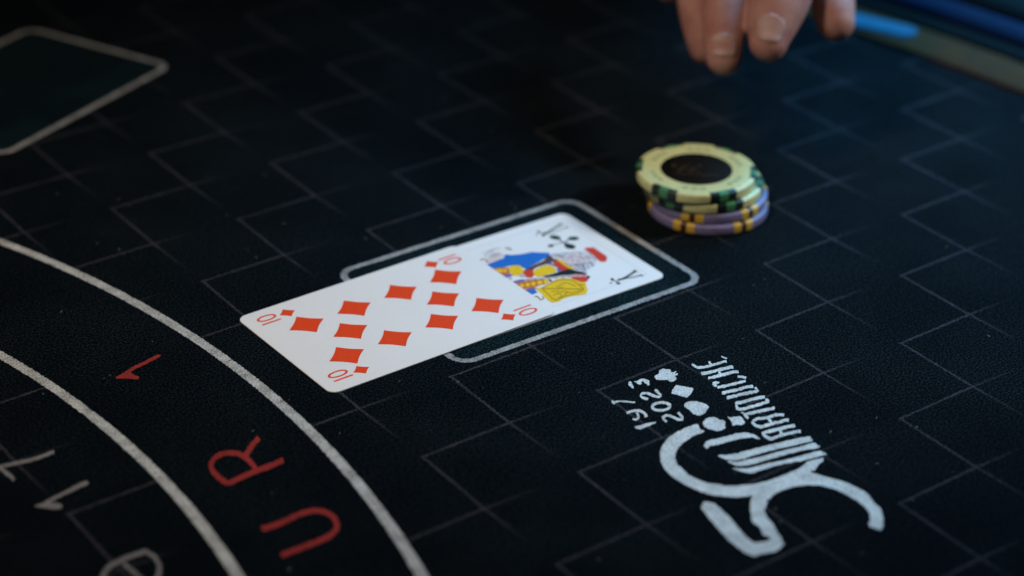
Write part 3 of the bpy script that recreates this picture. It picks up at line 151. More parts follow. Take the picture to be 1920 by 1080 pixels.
def ink_material(name, c, var=0.25, scale=1800, rough=0.8, bumpy=True):
    """print on the felt: pigment held by the pile, patchy"""
    m, N, Lk, p = new_mat(name); nt = m.node_tree
    tc = N.new('ShaderNodeTexCoord'); co = tc.outputs['Object']
    n = noise_tex(nt, co, scale, 2, 0.7); n2 = noise_tex(nt, co, 160, 3, 0.6)
    f = math_node(nt, 'ADD', maprange(nt, n, 0.34, 0.62, -var, var * 0.6), maprange(nt, n2, 0.3, 0.7, -var * .5, var * .5))
    f = math_node(nt, 'ADD', f, 1.0)
    col = mix(nt, f, (0, 0, 0), c); col.node.clamp_factor = False
    Lk.new(col, p.inputs['Base Color']); p.inputs['Roughness'].default_value = rough
    p.inputs['Specular IOR Level'].default_value = 0.2
    if bumpy: bump(nt, n, 0.6, 0.0004, p)
    return m

def card_print(name, c, rough=0.42):
    m, N, Lk, p = new_mat(name); nt = m.node_tree
    tc = N.new('ShaderNodeTexCoord'); co = tc.outputs['Object']
    n = noise_tex(nt, co, 1400, 3, 0.7)
    col = mix(nt, maprange(nt, n, 0.3, 0.7, 0, 1), tuple(x * 0.86 for x in c), tuple(min(1, x * 1.12) for x in c))
    Lk.new(col, p.inputs['Base Color']); p.inputs['Roughness'].default_value = rough
    p.inputs['Specular IOR Level'].default_value = 0.35
    return m

def link(name, me, m, parent=None, smooth=False):
    o = bpy.data.objects.new(name, me); COL.objects.link(o)
    if m: me.materials.append(m)
    if smooth:
        for f in me.polygons: f.use_smooth = True
    if parent: o.parent = parent
    return o

def bm_obj(name, bm, m, parent=None, smooth=False):
    bmesh.ops.recalc_face_normals(bm, faces=bm.faces)
    me = bpy.data.meshes.new(name); bm.to_mesh(me); bm.free()
    return link(name, me, m, parent, smooth)

def thing(name, label, cat, loc=(0, 0, 0), rz=0, group=None):
    o = bpy.data.objects.new(name, None); COL.objects.link(o)
    o.location = loc; o.rotation_euler = (0, 0, rz); o.empty_display_size = 0.01
    o['label'] = label; o['category'] = cat
    if group: o['group'] = group
    return o

def catmull(P, k, closed=False):
    out = []; n = len(P)
    rng = n if closed else n - 1
    for i in range(rng):
        if closed: p0, p1, p2, p3 = P[(i - 1) % n], P[i], P[(i + 1) % n], P[(i + 2) % n]
        else: p0, p1, p2, p3 = P[max(i - 1, 0)], P[i], P[i + 1], P[min(i + 2, n - 1)]
        for j in range(k):
            t = j / k
            out.append(tuple(0.5 * ((2 * b) + (-a + c) * t + (2 * a - 5 * b + 4 * c - d) * t * t + (-a + 3 * b - 3 * c + d) * t ** 3)
                             for a, b, c, d in zip(p0, p1, p2, p3)))
    if not closed: out.append(tuple(P[-1]))
    return out

def resample(P, step):
    out = [P[0]]
    for a, b in zip(P, P[1:]):
        L = math.dist(a, b); n = max(1, int(L / step))
        for j in range(1, n + 1): out.append(tuple(x + (y - x) * j / n for x, y in zip(a, b)))
    return out

def jit(p, amp, seed):
    if not amp: return p
    v = Vector((p[0] * 3.6, p[1] * 3.6, seed)); w = Vector((p[0] * 0.9, p[1] * 0.9, seed + 40))
    return (p[0] + amp * (noise.noise(v) + 0.35 * noise.noise(w)), p[1] + amp * (noise.noise(v + Vector((9, 3, 5))) + 0.35 * noise.noise(w + Vector((2, 8, 1)))))

def add_shape(bm, s, z, amp, seed, org=(0, 0), zf=None, smooth=True):
    """s = ['p', outline] or ['s', left, right]; mm on the table; z in mm"""
    def V(p, zz): 
        x, y = jit(p, amp, seed)
        return bm.verts.new(((x - org[0]) * MM, (y - org[1]) * MM, (zz + (zf(x, y) if zf else 0)) * MM))
    if s[0] == 'p':
        P = s[1]
        if smooth: P = catmull(P, 3, True)
        P = resample(P + [P[0]], 0.22 if amp else 5)[:-1]
        vs = [V(p, z) for p in P]
        for tri in tessellate_polygon([[v.co for v in vs]]):
            try: bm.faces.new([vs[i] for i in tri])
            except ValueError: pass
    else:
        k = 4 if len(s[1]) > 2 else 6
        Lp, Rp = (s[1], s[2]) if len(s[1]) > 30 else (catmull(s[1], k), catmull(s[2], k)) if len(s[1]) > 2 else ([tuple(a + (b - a) * j / k for a, b in zip(*s[1])) for j in range(k + 1)], [tuple(a + (b - a) * j / k for a, b in zip(*s[2])) for j in range(k + 1)])
        if amp:
            # finer along the stroke so that the edge can fray
            L2, R2 = [Lp[0]], [Rp[0]]
            for i in range(1, len(Lp)):
                n = max(1, int(math.dist(Lp[i - 1], Lp[i]) / 0.25))
                for j in range(1, n + 1):
                    L2.append(tuple(a + (b - a) * j / n for a, b in zip(Lp[i - 1], Lp[i])))
                    R2.append(tuple(a + (b - a) * j / n for a, b in zip(Rp[i - 1], Rp[i])))
            Lp, Rp = L2, R2
        va = [V(p, z) for p in Lp]; vb = [V(p, z) for p in Rp]
        for i in range(len(va) - 1):
            bm.faces.new((va[i], va[i + 1], vb[i + 1], vb[i]))
    # all print faces look up
    for f in bm.faces:
        f.normal_update()
        if f.normal.z < 0: f.normal_flip()

def flat_obj(name, shapes, z, m, parent, amp=0.16, seed=1, org=(0, 0), zf=None, smooth=True):
    bm = bmesh.new()
    for i, s in enumerate(shapes): add_shape(bm, s, z + i * 0.008, amp, seed + i * 3.7, org, zf, smooth)
    me = bpy.data.meshes.new(name); bm.to_mesh(me); bm.free()
    return link(name, me, m, parent)

def ring_strip(c, r, w, a0, a1, n):
    """an arc as a stroke; mm"""
    Lp, Rp = [], []
    for i in range(n + 1):
        a = a0 + (a1 - a0) * i / n
        Lp.append((c[0] + (r + w / 2) * math.cos(a), c[1] + (r + w / 2) * math.sin(a)))
        Rp.append((c[0] + (r - w / 2) * math.cos(a), c[1] + (r - w / 2) * math.sin(a)))
    return ['s', Lp, Rp]

def round_rect(x0, y0, x1, y1, r, n=8):
    P = []
    for cx, cy, a in ((x1 - r, y1 - r, 0), (x0 + r, y1 - r, 90), (x0 + r, y0 + r, 180), (x1 - r, y0 + r, 270)):
        for i in range(n + 1):
            t = R(a + 90 * i / n); P.append((cx + r * math.cos(t), cy + r * math.sin(t)))
    return P

def box_outline(x0, y0, x1, y1, r, w):
    A = round_rect(x0 - w / 2, y0 - w / 2, x1 + w / 2, y1 + w / 2, r + w / 2); B = round_rect(x0 + w / 2, y0 + w / 2, x1 - w / 2, y1 - w / 2, max(r - w / 2, 0.3))
    A.append(A[0]); B.append(B[0])
    return ['s', A, B]

def rot_shape(s, ang, c):
    ca, sa = math.cos(ang), math.sin(ang)
    f = lambda p: (c[0] + (p[0] - c[0]) * ca - (p[1] - c[1]) * sa, c[1] + (p[0] - c[0]) * sa + (p[1] - c[1]) * ca)
    return [s[0]] + [[f(p) for p in part] for part in s[1:]]

GRID_V = 1

# ------------------------------------------------------------------ materials
FELT = felt_material("black_felt_printed_grid", (0.0012, 0.0016, 0.0020), True)
FELT_PLAIN = felt_material("black_felt_plain", (0.0012, 0.0016, 0.0020), False)
FELT_BOX = felt_material("dark_teal_felt", (0.0016, 0.0048, 0.0060), False)
WHITE_INK = ink_material("white_felt_print", (0.385, 0.395, 0.385), 0.6)
BOX_INK = ink_material("grey_felt_print", (0.27, 0.28, 0.28), 0.6)
LOGO_INK = ink_material("pale_blue_felt_print", (0.54, 0.595, 0.60), 0.4)
RED_INK = ink_material("red_felt_print", (0.25, 0.022, 0.018), 0.3)
DIM_INK = ink_material("worn_white_felt_print", (0.17, 0.165, 0.17), 0.35)

def simple(name, c, rough=0.5, metal=0.0, spec=0.5, nscale=300, var=0.15, bmp=0.0):
    m, N, Lk, p = new_mat(name); nt = m.node_tree
    tc = N.new('ShaderNodeTexCoord'); n = noise_tex(nt, tc.outputs['Object'], nscale, 4, 0.6)
    f = maprange(nt, n, 0.3, 0.7, 0, 1)
    Lk.new(mix(nt, f, tuple(x * (1 - var) for x in c), tuple(min(1, x * (1 + var)) for x in c)), p.inputs['Base Color'])
    Lk.new(maprange(nt, n, 0.3, 0.7, max(0.02, rough - 0.06), min(1, rough + 0.06)), p.inputs['Roughness'])
    p.inputs['Metallic'].default_value = metal; p.inputs['Specular IOR Level'].default_value = spec
    if bmp: bump(nt, n, 0.4, bmp, p)
    return m

# ------------------------------------------------------------------ floor of the room, far below
bm = bmesh.new()
for x, y in ((-12, -12), (14, -12), (14, 14), (-12, 14)): bm.verts.new((x, y, -0.78))
bm.faces.new(bm.verts)
fl = bm_obj("floor", bm, simple("dark_carpet", (0.012, 0.012, 0.014), 0.95, 0, 0.1, 90, 0.5))
fl['kind'] = 'structure'

# ------------------------------------------------------------------ the table
table = thing("gaming_table", "black felt card table printed with pale squares, curved lines and a number emblem", "gaming table")
# far edge of the felt: the line where felt meets the tan trim (mm)
EDGE = [(352, -700), (357, -500), (359, -330), (357, -200), (353, -90), (347.4, -18), (340.5, 38), (331, 90), (318, 140), (300, 195), (272, 262), (232, 330), (180, 395), (115, 450), (30, 500), (-80, 540), (-220, 560), (-420, 565)]
EDGE = catmull(EDGE, 4)
def edge_offset(P, d):
    out = []
    for i, p in enumerate(P):
        a = P[max(i - 1, 0)]; b = P[min(i + 1, len(P) - 1)]
        tx, ty = b[0] - a[0], b[1] - a[1]; L = math.hypot(tx, ty)
        out.append((p[0] + ty / L * d, p[1] - tx / L * d))
    return out
def sweep(profile, name, m, smooth=True):
    """profile: (offset from felt edge, height) in mm"""
    bm = bmesh.new(); rows = []
    for off, z in profile:
        rows.append([bm.verts.new((x * MM, y * MM, z * MM)) for x, y in edge_offset(EDGE, off)])
    for a, b in zip(rows, rows[1:]):
        for i in range(len(a) - 1): bm.faces.new((a[i], a[i + 1], b[i + 1], b[i]))
    return bm_obj(name, bm, m, table, smooth)

bm = bmesh.new()
top = [bm.verts.new((x * MM, y * MM, 0)) for x, y in EDGE] + [bm.verts.new((-0.6, 0.5, 0)), bm.verts.new((-0.6, -0.7, 0))]
tris = tessellate_polygon([[v.co for v in top]])
for t in tris: bm.faces.new([top[i] for i in t])
for f in bm.faces:
    f.normal_update()
    if f.normal.z < 0: f.normal_flip()
me = bpy.data.meshes.new("felt"); bm.to_mesh(me); bm.free()
felt = link("felt", me, FELT, table)
bm = bmesh.new()
t1 = [bm.verts.new((x * MM, y * MM, -0.003)) for x, y in EDGE] + [bm.verts.new((-0.6, 0.5, -0.003)), bm.verts.new((-0.6, -0.7, -0.003))]
ff = bm.faces.new(t1); g = bmesh.ops.extrude_face_region(bm, geom=[ff])
for v in g['geom']:
    if isinstance(v, bmesh.types.BMVert): v.co.z -= 0.03
bm_obj("table_board", bm, simple("board_wood", (0.03, 0.022, 0.016), 0.6), table)

TRIM = simple("tan_leather_trim", (0.050, 0.020, 0.006), 0.9, 0, 0.08, 120, 0.25, 0.0003)
RAIL = simple("black_vinyl", (0.003, 0.003, 0.0035), 0.7, 0, 0.05, 180, 0.2, 0.0003)
RAIL_GLINT = simple("blue_rail_highlight", (0.0012, 0.005, 0.026), 0.75, 0, 0.08, 200, 0.2)  # navy colour paints in the rail's blue highlight as a separate strip
sweep([(-0.4, -3), (-0.4, 0.5), (0.4, 1.3), (3, 1.7), (19, 1.9), (22.5, 1.4), (23.2, -2)], "trim_strip", TRIM)
sweep([(23.4, -3), (24, 1.0), (27, 2.6), (31, 3.6)], "rail_lip", RAIL)
sweep([(31.1, 1), (31.6, 4.2), (34, 6.6), (38, 8.0), (42, 8.4), (45.5, 7.6), (46, 3)], "rail_highlight", RAIL_GLINT)
sweep([(46.1, 1), (47, 8), (56, 11), (75, 14.5), (100, 15), (120, 10), (130, -5), (132, -40)], "padded_rail", RAIL)

# glowing strip added in place of a blue reflection on the trim
m, N, Lk, p = new_mat("blue_reflection_glow"); nt = m.node_tree
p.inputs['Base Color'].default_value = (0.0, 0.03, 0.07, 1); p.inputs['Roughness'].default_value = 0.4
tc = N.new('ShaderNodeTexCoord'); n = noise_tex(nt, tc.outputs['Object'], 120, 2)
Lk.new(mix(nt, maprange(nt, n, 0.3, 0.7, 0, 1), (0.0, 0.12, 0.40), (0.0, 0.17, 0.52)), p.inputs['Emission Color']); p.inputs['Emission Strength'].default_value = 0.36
BLUE_GLOW = m
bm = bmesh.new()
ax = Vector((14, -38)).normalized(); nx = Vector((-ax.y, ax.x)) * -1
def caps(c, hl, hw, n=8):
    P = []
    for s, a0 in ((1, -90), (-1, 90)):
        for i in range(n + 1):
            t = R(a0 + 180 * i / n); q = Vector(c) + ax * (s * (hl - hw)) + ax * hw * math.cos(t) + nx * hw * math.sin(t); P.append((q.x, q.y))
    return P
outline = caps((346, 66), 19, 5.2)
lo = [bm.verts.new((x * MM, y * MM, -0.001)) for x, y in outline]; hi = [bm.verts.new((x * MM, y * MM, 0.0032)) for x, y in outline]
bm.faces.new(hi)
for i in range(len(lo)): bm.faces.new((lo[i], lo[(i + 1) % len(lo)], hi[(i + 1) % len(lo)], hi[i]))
glint = bm_obj("reflection_strip", bm, BLUE_GLOW, table); glint['label'] = "added glowing strip standing in for a blue reflection on the tan trim"

# ------------------------------------------------------------------ prints on the felt (sub-parts)
Z1, Z2 = 0.03, 0.06
C1 = (ARC_C[0] * 1000, ARC_C[1] * 1000); C2 = (ARC2_C[0] * 1000, ARC2_C[1] * 1000)
# plain band between the two curved lines
bm = bmesh.new(); a0, a1 = R(-42), R(48); va = []; vb = []
for i in range(121):
    a = a0 + (a1 - a0) * i / 120
    va.append(bm.verts.new(((C1[0] + 401.8 * math.cos(a)) * MM, (C1[1] + 401.8 * math.sin(a)) * MM, Z1 * MM)))
    vb.append(bm.verts.new(((C2[0] + 371.3 * math.cos(a)) * MM, (C2[1] + 371.3 * math.sin(a)) * MM, Z1 * MM)))
for i in range(120): bm.faces.new((va[i], va[i + 1], vb[i + 1], vb[i]))
for f in bm.faces:
    f.normal_update()
    if f.normal.z < 0: f.normal_flip()
me = bpy.data.meshes.new("plain_band"); bm.to_mesh(me); bm.free(); link("plain_band", me, FELT_PLAIN, felt)
o = flat_obj("printed_curve", [ring_strip(C1, 401.8, 3.35, R(-40), R(46), 160)], Z2, WHITE_INK, felt, 0.50, 3); o['label'] = "outer white curved line"
o = flat_obj("printed_curve", [ring_strip(C2, 371.3, 3.35, R(-40), R(46), 150)], Z2, WHITE_INK, felt, 0.50, 8); o['label'] = "inner white curved line"
# card box round the cards, and the box at the far left
def card_box(x0, y0, x1, y1, r, w, ang, seed, label):
    c = ((x0 + x1) / 2, (y0 + y1) / 2)
    flat_obj("card_box_ground", [rot_shape(['p', round_rect(x0, y0, x1, y1, r)], ang, c)], Z1, FELT_BOX, felt, 0, 1, smooth=False)
    o = flat_obj("card_box_outline", [rot_shape(box_outline(x0, y0, x1, y1, r, w), ang, c)], Z2, BOX_INK, felt, 0.50, seed); o['label'] = label
card_box(40.8, -62.4, 140.4, 11.4, 6.0, 2.35, -0.006, 5, "white rounded outline round the two playing cards")
card_box(-30.6, 177.3, 69.0, 251.1, 6.0, 2.4, 0.4067, 12, "white rounded outline at the far left of the felt")

NAMES = {'red_one': ('printed_letter', RED_INK, "red stroke of the curved lettering, farthest up the band"), 'red_r': ('printed_letter', RED_INK, "red letter R on the band"), 'red_u': ('printed_letter', RED_INK, "red letter U on the band"),
         'white_one': ('printed_numeral', DIM_INK, "white numeral 1 inside the curve"), 'white_seven': ('printed_numeral', DIM_INK, "white numeral 7 inside the curve"), 'white_a': ('printed_letter', DIM_INK, "white lower-case letter at the near edge")}
for i, (k, shapes) in enumerate(PRINTS.items()):
    if k in NAMES:
        nm, m, lb = NAMES[k]; o = flat_obj(nm, shapes, Z2, m, felt, 0.50, 20 + i * 5); o['label'] = lb
    else:
        base = {'logo_numeral': 'emblem_numeral', 'logo_club': 'emblem_club', 'logo_diamond': 'emblem_diamond', 'logo_heart': 'emblem_heart', 'logo_spade': 'emblem_spade', 'logo_block': 'emblem_block'}.get(k)
        if base is None: base = 'emblem_bar' if k.startswith('logo_bar') else ('emblem_digit' if k.startswith('digit') else 'emblem_letter')
        flat_obj(base, shapes, Z2, LOGO_INK, felt, 0.45, 20 + i * 5, smooth=(k not in ('logo_numeral', 'logo_diamond')))

# lint caught in the pile
LINT = simple("pale_lint", (0.35, 0.36, 0.36), 0.9)
rnd = random.Random(4); bm = bmesh.new()
for k in range(130):
    x, y = rnd.uniform(-90, 230), rnd.uniform(-210, 120); a = rnd.uniform(0, 6.28); L = rnd.uniform(0.25, 1.1); w = 0.05
    q = [(x + math.cos(a) * L * s + math.sin(a) * w * t, y + math.sin(a) * L * s - math.cos(a) * w * t) for s, t in ((-.5, -1), (.5, -1), (.5, 1), (-.5, 1))]
    vs = [bm.verts.new((u * MM, v * MM, (0.09 + 0.15 * (j in (1, 2))) * MM)) for j, (u, v) in enumerate(q)]
    bm.faces.new(vs)
o = bm_obj("lint", bm, LINT, felt); o['kind'] = 'stuff'

# ------------------------------------------------------------------ playing cards
def paper(name, c):
    m, N, Lk, p = new_mat(name); nt = m.node_tree
    tc = N.new('ShaderNodeTexCoord'); co = tc.outputs['Object']
    n = noise_tex(nt, co, 1100, 3, 0.7); n2 = noise_tex(nt, co, 40, 3, 0.6)
    f = math_node(nt, 'ADD', math_node(nt, 'MULTIPLY', n, 0.6), math_node(nt, 'MULTIPLY', n2, 0.4))
    Lk.new(mix(nt, maprange(nt, f, 0.35, 0.65, 0, 1), tuple(x * 0.95 for x in c), c), p.inputs['Base Color'])
    p.inputs['Roughness'].default_value = 0.45; p.inputs['Specular IOR Level'].default_value = 0.3
    bump(nt, n, 0.15, 0.00008, p)
    return m
PAPER = paper("card_stock", (0.76, 0.755, 0.745))

def card_body(root, L, W, parent):
    P = round_rect(-L / 2, -W / 2, L / 2, W / 2, 3.4, 10)
    bm = bmesh.new(); t = 0.30
    lo = [bm.verts.new((x * MM, y * MM, 0)) for x, y in P]
    mi = [bm.verts.new((x * MM, y * MM, (t - 0.05) * MM)) for x, y in P]
    P2 = round_rect(-L / 2 + .06, -W / 2 + .06, L / 2 - .06, W / 2 - .06, 3.34, 10)
    hi = [bm.verts.new((x * MM, y * MM, t * MM)) for x, y in P2]
    n = len(P)
    bm.faces.new(hi); bm.faces.new(lo[::-1])
    for i in range(n):
        bm.faces.new((lo[i], lo[(i + 1) % n], mi[(i + 1) % n], mi[i])); bm.faces.new((mi[i], mi[(i + 1) % n], hi[(i + 1) % n], hi[i]))
    return bm_obj("card_face", bm, PAPER, parent)

# jack of clubs: lies on the felt, half under the ten
JC = (87.6, -25.1); JA = -0.009
jack = thing("playing_card", "jack of clubs card half under the other, figure in blue cloak and red hat", "playing card", (JC[0] * MM, JC[1] * MM, 0.10 * MM), JA, "playing cards lying on the felt")
card_body(jack, 88, 58, jack)
def to_card(s, c, ang):
    ca, sa = math.cos(-ang), math.sin(-ang)
    f = lambda p: ((p[0] - c[0]) * ca - (p[1] - c[1]) * sa, (p[0] - c[0]) * sa + (p[1] - c[1]) * ca)
    return [s[0]] + [[f(p) for p in part] for part in s[1:]]
JCOL = {'hair': (0.62, 0.60, 0.62), 'face': (0.66, 0.54, 0.54), 'blue': (0.020, 0.14, 0.50), 'violet': (0.14, 0.12, 0.36), 'orange': (0.55, 0.17, 0.03), 'red': (0.58, 0.045, 0.022), 'brown': (0.085, 0.05, 0.045),
        'yellow': (0.78, 0.50, 0.012), 'black': (0.010, 0.014, 0.014), 'pale': (0.48, 0.43, 0.44), 'rust': (0.42, 0.20, 0.16), 'olive': (0.20, 0.13, 0.006), 'grey': (0.22, 0.23, 0.28), 'ink': (0.008, 0.030, 0.026)}
PART = {'hair': 'hair_fill_print', 'face': 'face_print', 'blue': 'cloak_print', 'violet': 'lining_print', 'orange': 'belt_print', 'red': 'hat_and_collar_print', 'brown': 'brown_diagonal_print', 'yellow': 'shield_and_sleeve_print', 'black': 'baldric_print', 'pale': 'rope_print', 'rust': 'rope_twist_print', 'olive': 'shield_scroll_print', 'grey': 'hair_print', 'ink': 'club_and_index_print'}  # brown is the dark diagonal printed on the figure
order = ['hair', 'face', 'blue', 'violet', 'orange', 'brown', 'red', 'yellow', 'black', 'pale', 'rust', 'olive', 'grey', 'ink']
for k, cn in enumerate(order):
    pm = card_print(cn + "_ink", JCOL[cn]); i = 0
    for c, sh in JACK:
        if c != cn: continue
        bm = bmesh.new(); add_shape(bm, to_card(sh, JC, JA), 0.310 + 0.006 * k + 0.0004 * i, 0, 1, smooth=False); i += 1
        me = bpy.data.meshes.new(PART[cn]); bm.to_mesh(me); bm.free(); link(PART[cn], me, pm, jack)
# thin frame line
bm = bmesh.new(); add_shape(bm, box_outline(-39.2, -24.2, 39.2, 24.2, 0.3, 0.16), 0.306, 0, 1, smooth=False)
me = bpy.data.meshes.new("frame_line"); bm.to_mesh(me); bm.free(); link("frame_line", me, card_print("frame_print", (0.42, 0.46, 0.52)), jack)

# ten of diamonds: on top, leaning on the jack's hidden edge
TC = (41.15, -25.2); TA = 0.004
ten = thing("playing_card", "ten of diamonds card lying on top, nearer the curved lines", "playing card", (TC[0] * MM, TC[1] * MM, 0.415 * MM), TA, "playing cards lying on the felt")
ten.rotation_euler = (0, -0.0078, TA)
card_body(ten, 88, 58, ten)
PIP = card_print("red_pip_print", (0.74, 0.062, 0.012))
def pip_mesh(h, w, name):
    bm = bmesh.new(); P = []
    C = [(h, 0), (0, w), (-h, 0), (0, -w)]
    for i in range(4):
        a, b = C[i], C[(i + 1) % 4]
        for j in range(6):
            t = j / 6; k = 1 - 0.085 * math.sin(math.pi * t)
            P.append(((a[0] + (b[0] - a[0]) * t) * k, (a[1] + (b[1] - a[1]) * t) * k))
    c = bm.verts.new((0, 0, 0)); vs = [bm.verts.new((x * MM, y * MM, 0)) for x, y in P]
    for i in range(len(vs)): bm.faces.new((c, vs[i], vs[(i + 1) % len(vs)]))
    me = bpy.data.meshes.new(name); bm.to_mesh(me); bm.free(); me.materials.append(PIP); return me
big = pip_mesh(6.6, 6.3, "pip"); small = pip_mesh(3.0, 2.8, "index_pip")
for x, y in [(sx * a, sy * 12.05) for a in (9.2, 27.6) for sx in (1, -1) for sy in (1, -1)] + [(-18.3, 0.2), (18.2, 0.1)]:
    o = bpy.data.objects.new("pip", big); COL.objects.link(o); o.parent = ten; o.location = (x * MM, y * MM, 0.315 * MM)
for sx in (1, -1):
    for sy in (1, -1):
        o = bpy.data.objects.new("index_pip", small); COL.objects.link(o); o.parent = ten; o.location = (sx * 28.7 * MM, sy * 22.2 * MM, 0.315 * MM)
def ten_index():
    bm = bmesh.new()
    n = 28; A = [(-36.0 + 3.55 * math.copysign(abs(math.cos(t)) ** 0.9, math.cos(t)), 23.2 + 1.85 * math.sin(t)) for t in [2 * math.pi * i / n for i in range(n + 1)]]
    B = [(-36.0 + 2.7 * math.cos(t), 23.2 + 1.1 * math.sin(t)) for t in [2 * math.pi * i / n for i in range(n + 1)]]
    va = [bm.verts.new((x * MM, y * MM, 0)) for x, y in A[:-1]]; vb = [bm.verts.new((x * MM, y * MM, 0)) for x, y in B[:-1]]
    for i in range(n): bm.faces.new((va[i], va[(i + 1) % n], vb[(i + 1) % n], vb[i]))
    q = [bm.verts.new((x * MM, y * MM, 0)) for x, y in ((-39.5, 19.62), (-32.4, 19.62), (-32.4, 20.40), (-39.5, 20.40))]
    bm.faces.new(q)
    for f in bm.faces:
        f.normal_update()
        if f.normal.z < 0: f.normal_flip()
    me = bpy.data.meshes.new("index_ten"); bm.to_mesh(me); bm.free(); me.materials.append(PIP); return me
# the index reads from the card's end: left end at both corners, then turned half round for the other end
ti = ten_index()
for dx, dy, rz in ((0, 0, 0), (0, -43.2, 0), (0, 0, math.pi), (0, 43.2, math.pi)):
    o = bpy.data.objects.new("index_ten", ti); COL.objects.link(o); o.parent = ten
    o.location = (dx * MM, dy * MM, 0.315 * MM); o.rotation_euler = (0, 0, rz)

# ------------------------------------------------------------------ chips
def clay(name, c, rough=0.42):
    return simple(name, c, rough, 0, 0.45, 700, 0.10, 0.00005)
YEL = clay("pale_yellow_clay", (0.56, 0.58, 0.28)); PUR = clay("violet_clay", (0.19, 0.172, 0.325))
GRN = clay("green_clay", (0.05, 0.20, 0.075)); BLK = clay("black_green_clay", (0.006, 0.016, 0.012)); GOLD = clay("yellow_clay", (0.60, 0.40, 0.05)); DRK = clay("dark_red_clay", (0.05, 0.012, 0.02))
INLAY = simple("black_inlay", (0.006, 0.006, 0.006), 0.75, 0, 0.08, 500, 0.3)
GILT = simple("faded_gilt_print", (0.045, 0.036, 0.022), 0.5)
RC, HC = 21.5, 3.9; ZS = 3.9 / 3.7
PROF = [(0, 0), (20.4, 0), (21.0, 0.12), (21.38, 0.4), (21.5, 0.8), (21.5, 2.9), (21.38, 3.3), (21.0, 3.58), (20.4, 3.7), (13.2, 3.62), (12.9, 3.55), (0, 3.55)]
def lathe(profile, n, name):
    bm = bmesh.new(); rows = []
    for r, z in profile:
        z *= ZS
        rows.append([bm.verts.new((0, 0, z * MM))] if r == 0 else [bm.verts.new((r * math.cos(2 * math.pi * i / n) * MM, r * math.sin(2 * math.pi * i / n) * MM, z * MM)) for i in range(n)])
    for a, b in zip(rows, rows[1:]):
        for i in range(n):
            j = (i + 1) % n
            if len(a) == 1: bm.faces.new((a[0], b[i], b[j]))
            elif len(b) == 1: bm.faces.new((a[i], a[j], b[0]))
            else: bm.faces.new((a[i], a[j], b[j], b[i]))
    bmesh.ops.recalc_face_normals(bm, faces=bm.faces)
    me = bpy.data.meshes.new(name); bm.to_mesh(me); bm.free()
    for f in me.polygons: f.use_smooth = True
    return me
def spot_mesh(name, a0, a1, inner):
    """a block of contrasting clay wrapped over the rim, 0.06 mm proud"""
    bm = bmesh.new(); pr = [(inner, 3.66), (20.4, 3.76), (21.04, 3.63), (21.44, 3.33), (21.57, 2.9), (21.57, 0.8), (21.44, 0.38), (21.0, 0.10)]
    rows = []; n = max(2, int((a1 - a0) / 3))
    for r, z in [(q, h * ZS) for q, h in pr]: rows.append([bm.verts.new((r * math.cos(R(a0 + (a1 - a0) * i / n)) * MM, r * math.sin(R(a0 + (a1 - a0) * i / n)) * MM, z * MM)) for i in range(n + 1)])
    for a, b in zip(rows, rows[1:]):
        for i in range(n): bm.faces.new((a[i], a[i + 1], b[i + 1], b[i]))
    bmesh.ops.recalc_face_normals(bm, faces=bm.faces)
    me = bpy.data.meshes.new(name); bm.to_mesh(me); bm.free()
    for f in me.polygons: f.use_smooth = True
    return me
body_y = lathe(PROF, 96, "chip_body"); body_y.materials.append(YEL)
body_p = lathe(PROF, 96, "chip_body"); body_p.materials.append(PUR)
inlay = lathe([(12.9, 3.5), (12.85, 3.60), (0, 3.61)], 64, "inlay"); inlay.materials.append(INLAY)
mid_y = spot_mesh("edge_spot", -4.6, 4.6, 18.6); mid_y.materials.append(GRN)
sid_y = spot_mesh("edge_block", 4.6, 14, 19.0); sid_y.materials.append(BLK)
mid_p = spot_mesh("edge_spot", -3, 3, 18.6); mid_p.materials.append(DRK)
sid_p = spot_mesh("edge_block", 3, 11, 18.6); sid_p.materials.append(GOLD)
def chip(x, y, z, phase, yellow, label):
    t = thing("casino_chip", label, "casino chip", (x * MM, y * MM, z * MM), 0, "casino chips in one stack")
    link_me = lambda nm, me, par, rz=0: (lambda o: (COL.objects.link(o), setattr(o, 'parent', par), setattr(o, 'rotation_euler', (0, 0, rz)), o)[3])(bpy.data.objects.new(nm, me))
    link_me("chip_body", body_y if yellow else body_p, t)
    link_me("inlay", inlay, t)
    for k in range(6):
        a = R(phase + 60 * k)
        s = link_me("edge_spot", mid_y if yellow else mid_p, t, a)
        link_me("edge_block", sid_y if yellow else sid_p, s, 0)
        link_me("edge_block", sid_y if yellow else sid_p, s, R(-18.6 if yellow else -14))
    return t
chip(176.0, -23.4, 0.1, -154, False, "violet chip with yellow edge marks, bottom of the stack touching the felt")
chip(176.5, -22.3, 4.05, -145, False, "violet chip with yellow edge marks, directly under the two yellow chips")
chip(175.0, -21.2, 8.0, -163, True, "yellow chip with green edge marks, second from the top of the stack")
topc = chip(172.7, -19.9, 11.95, -163, True, "yellow chip with a black centre, topmost of the stack")
# small printed marks round the inlay of the top chip
MARK = simple("dull_green_print", (0.30, 0.36, 0.17), 0.5)
bm = bmesh.new(); add_shape(bm, ['s', [(-1.1, .55), (0, .75), (1.1, .55)], [(-1.1, -.55), (0, -.75), (1.1, -.55)]], 0, 0, 1)
mk = bpy.data.meshes.new("face_mark"); bm.to_mesh(mk); bm.free(); mk.materials.append(MARK)
for k in range(18):
    a = R(-163 + 30 + 60 * (k // 3) + (k % 3 - 1) * 11)
    o = bpy.data.objects.new("face_mark", mk); COL.objects.link(o); o.parent = topc
    o.location = (16.3 * math.cos(a) * MM, 16.3 * math.sin(a) * MM, 3.93 * MM); o.rotation_euler = (0, 0, a + R(90))
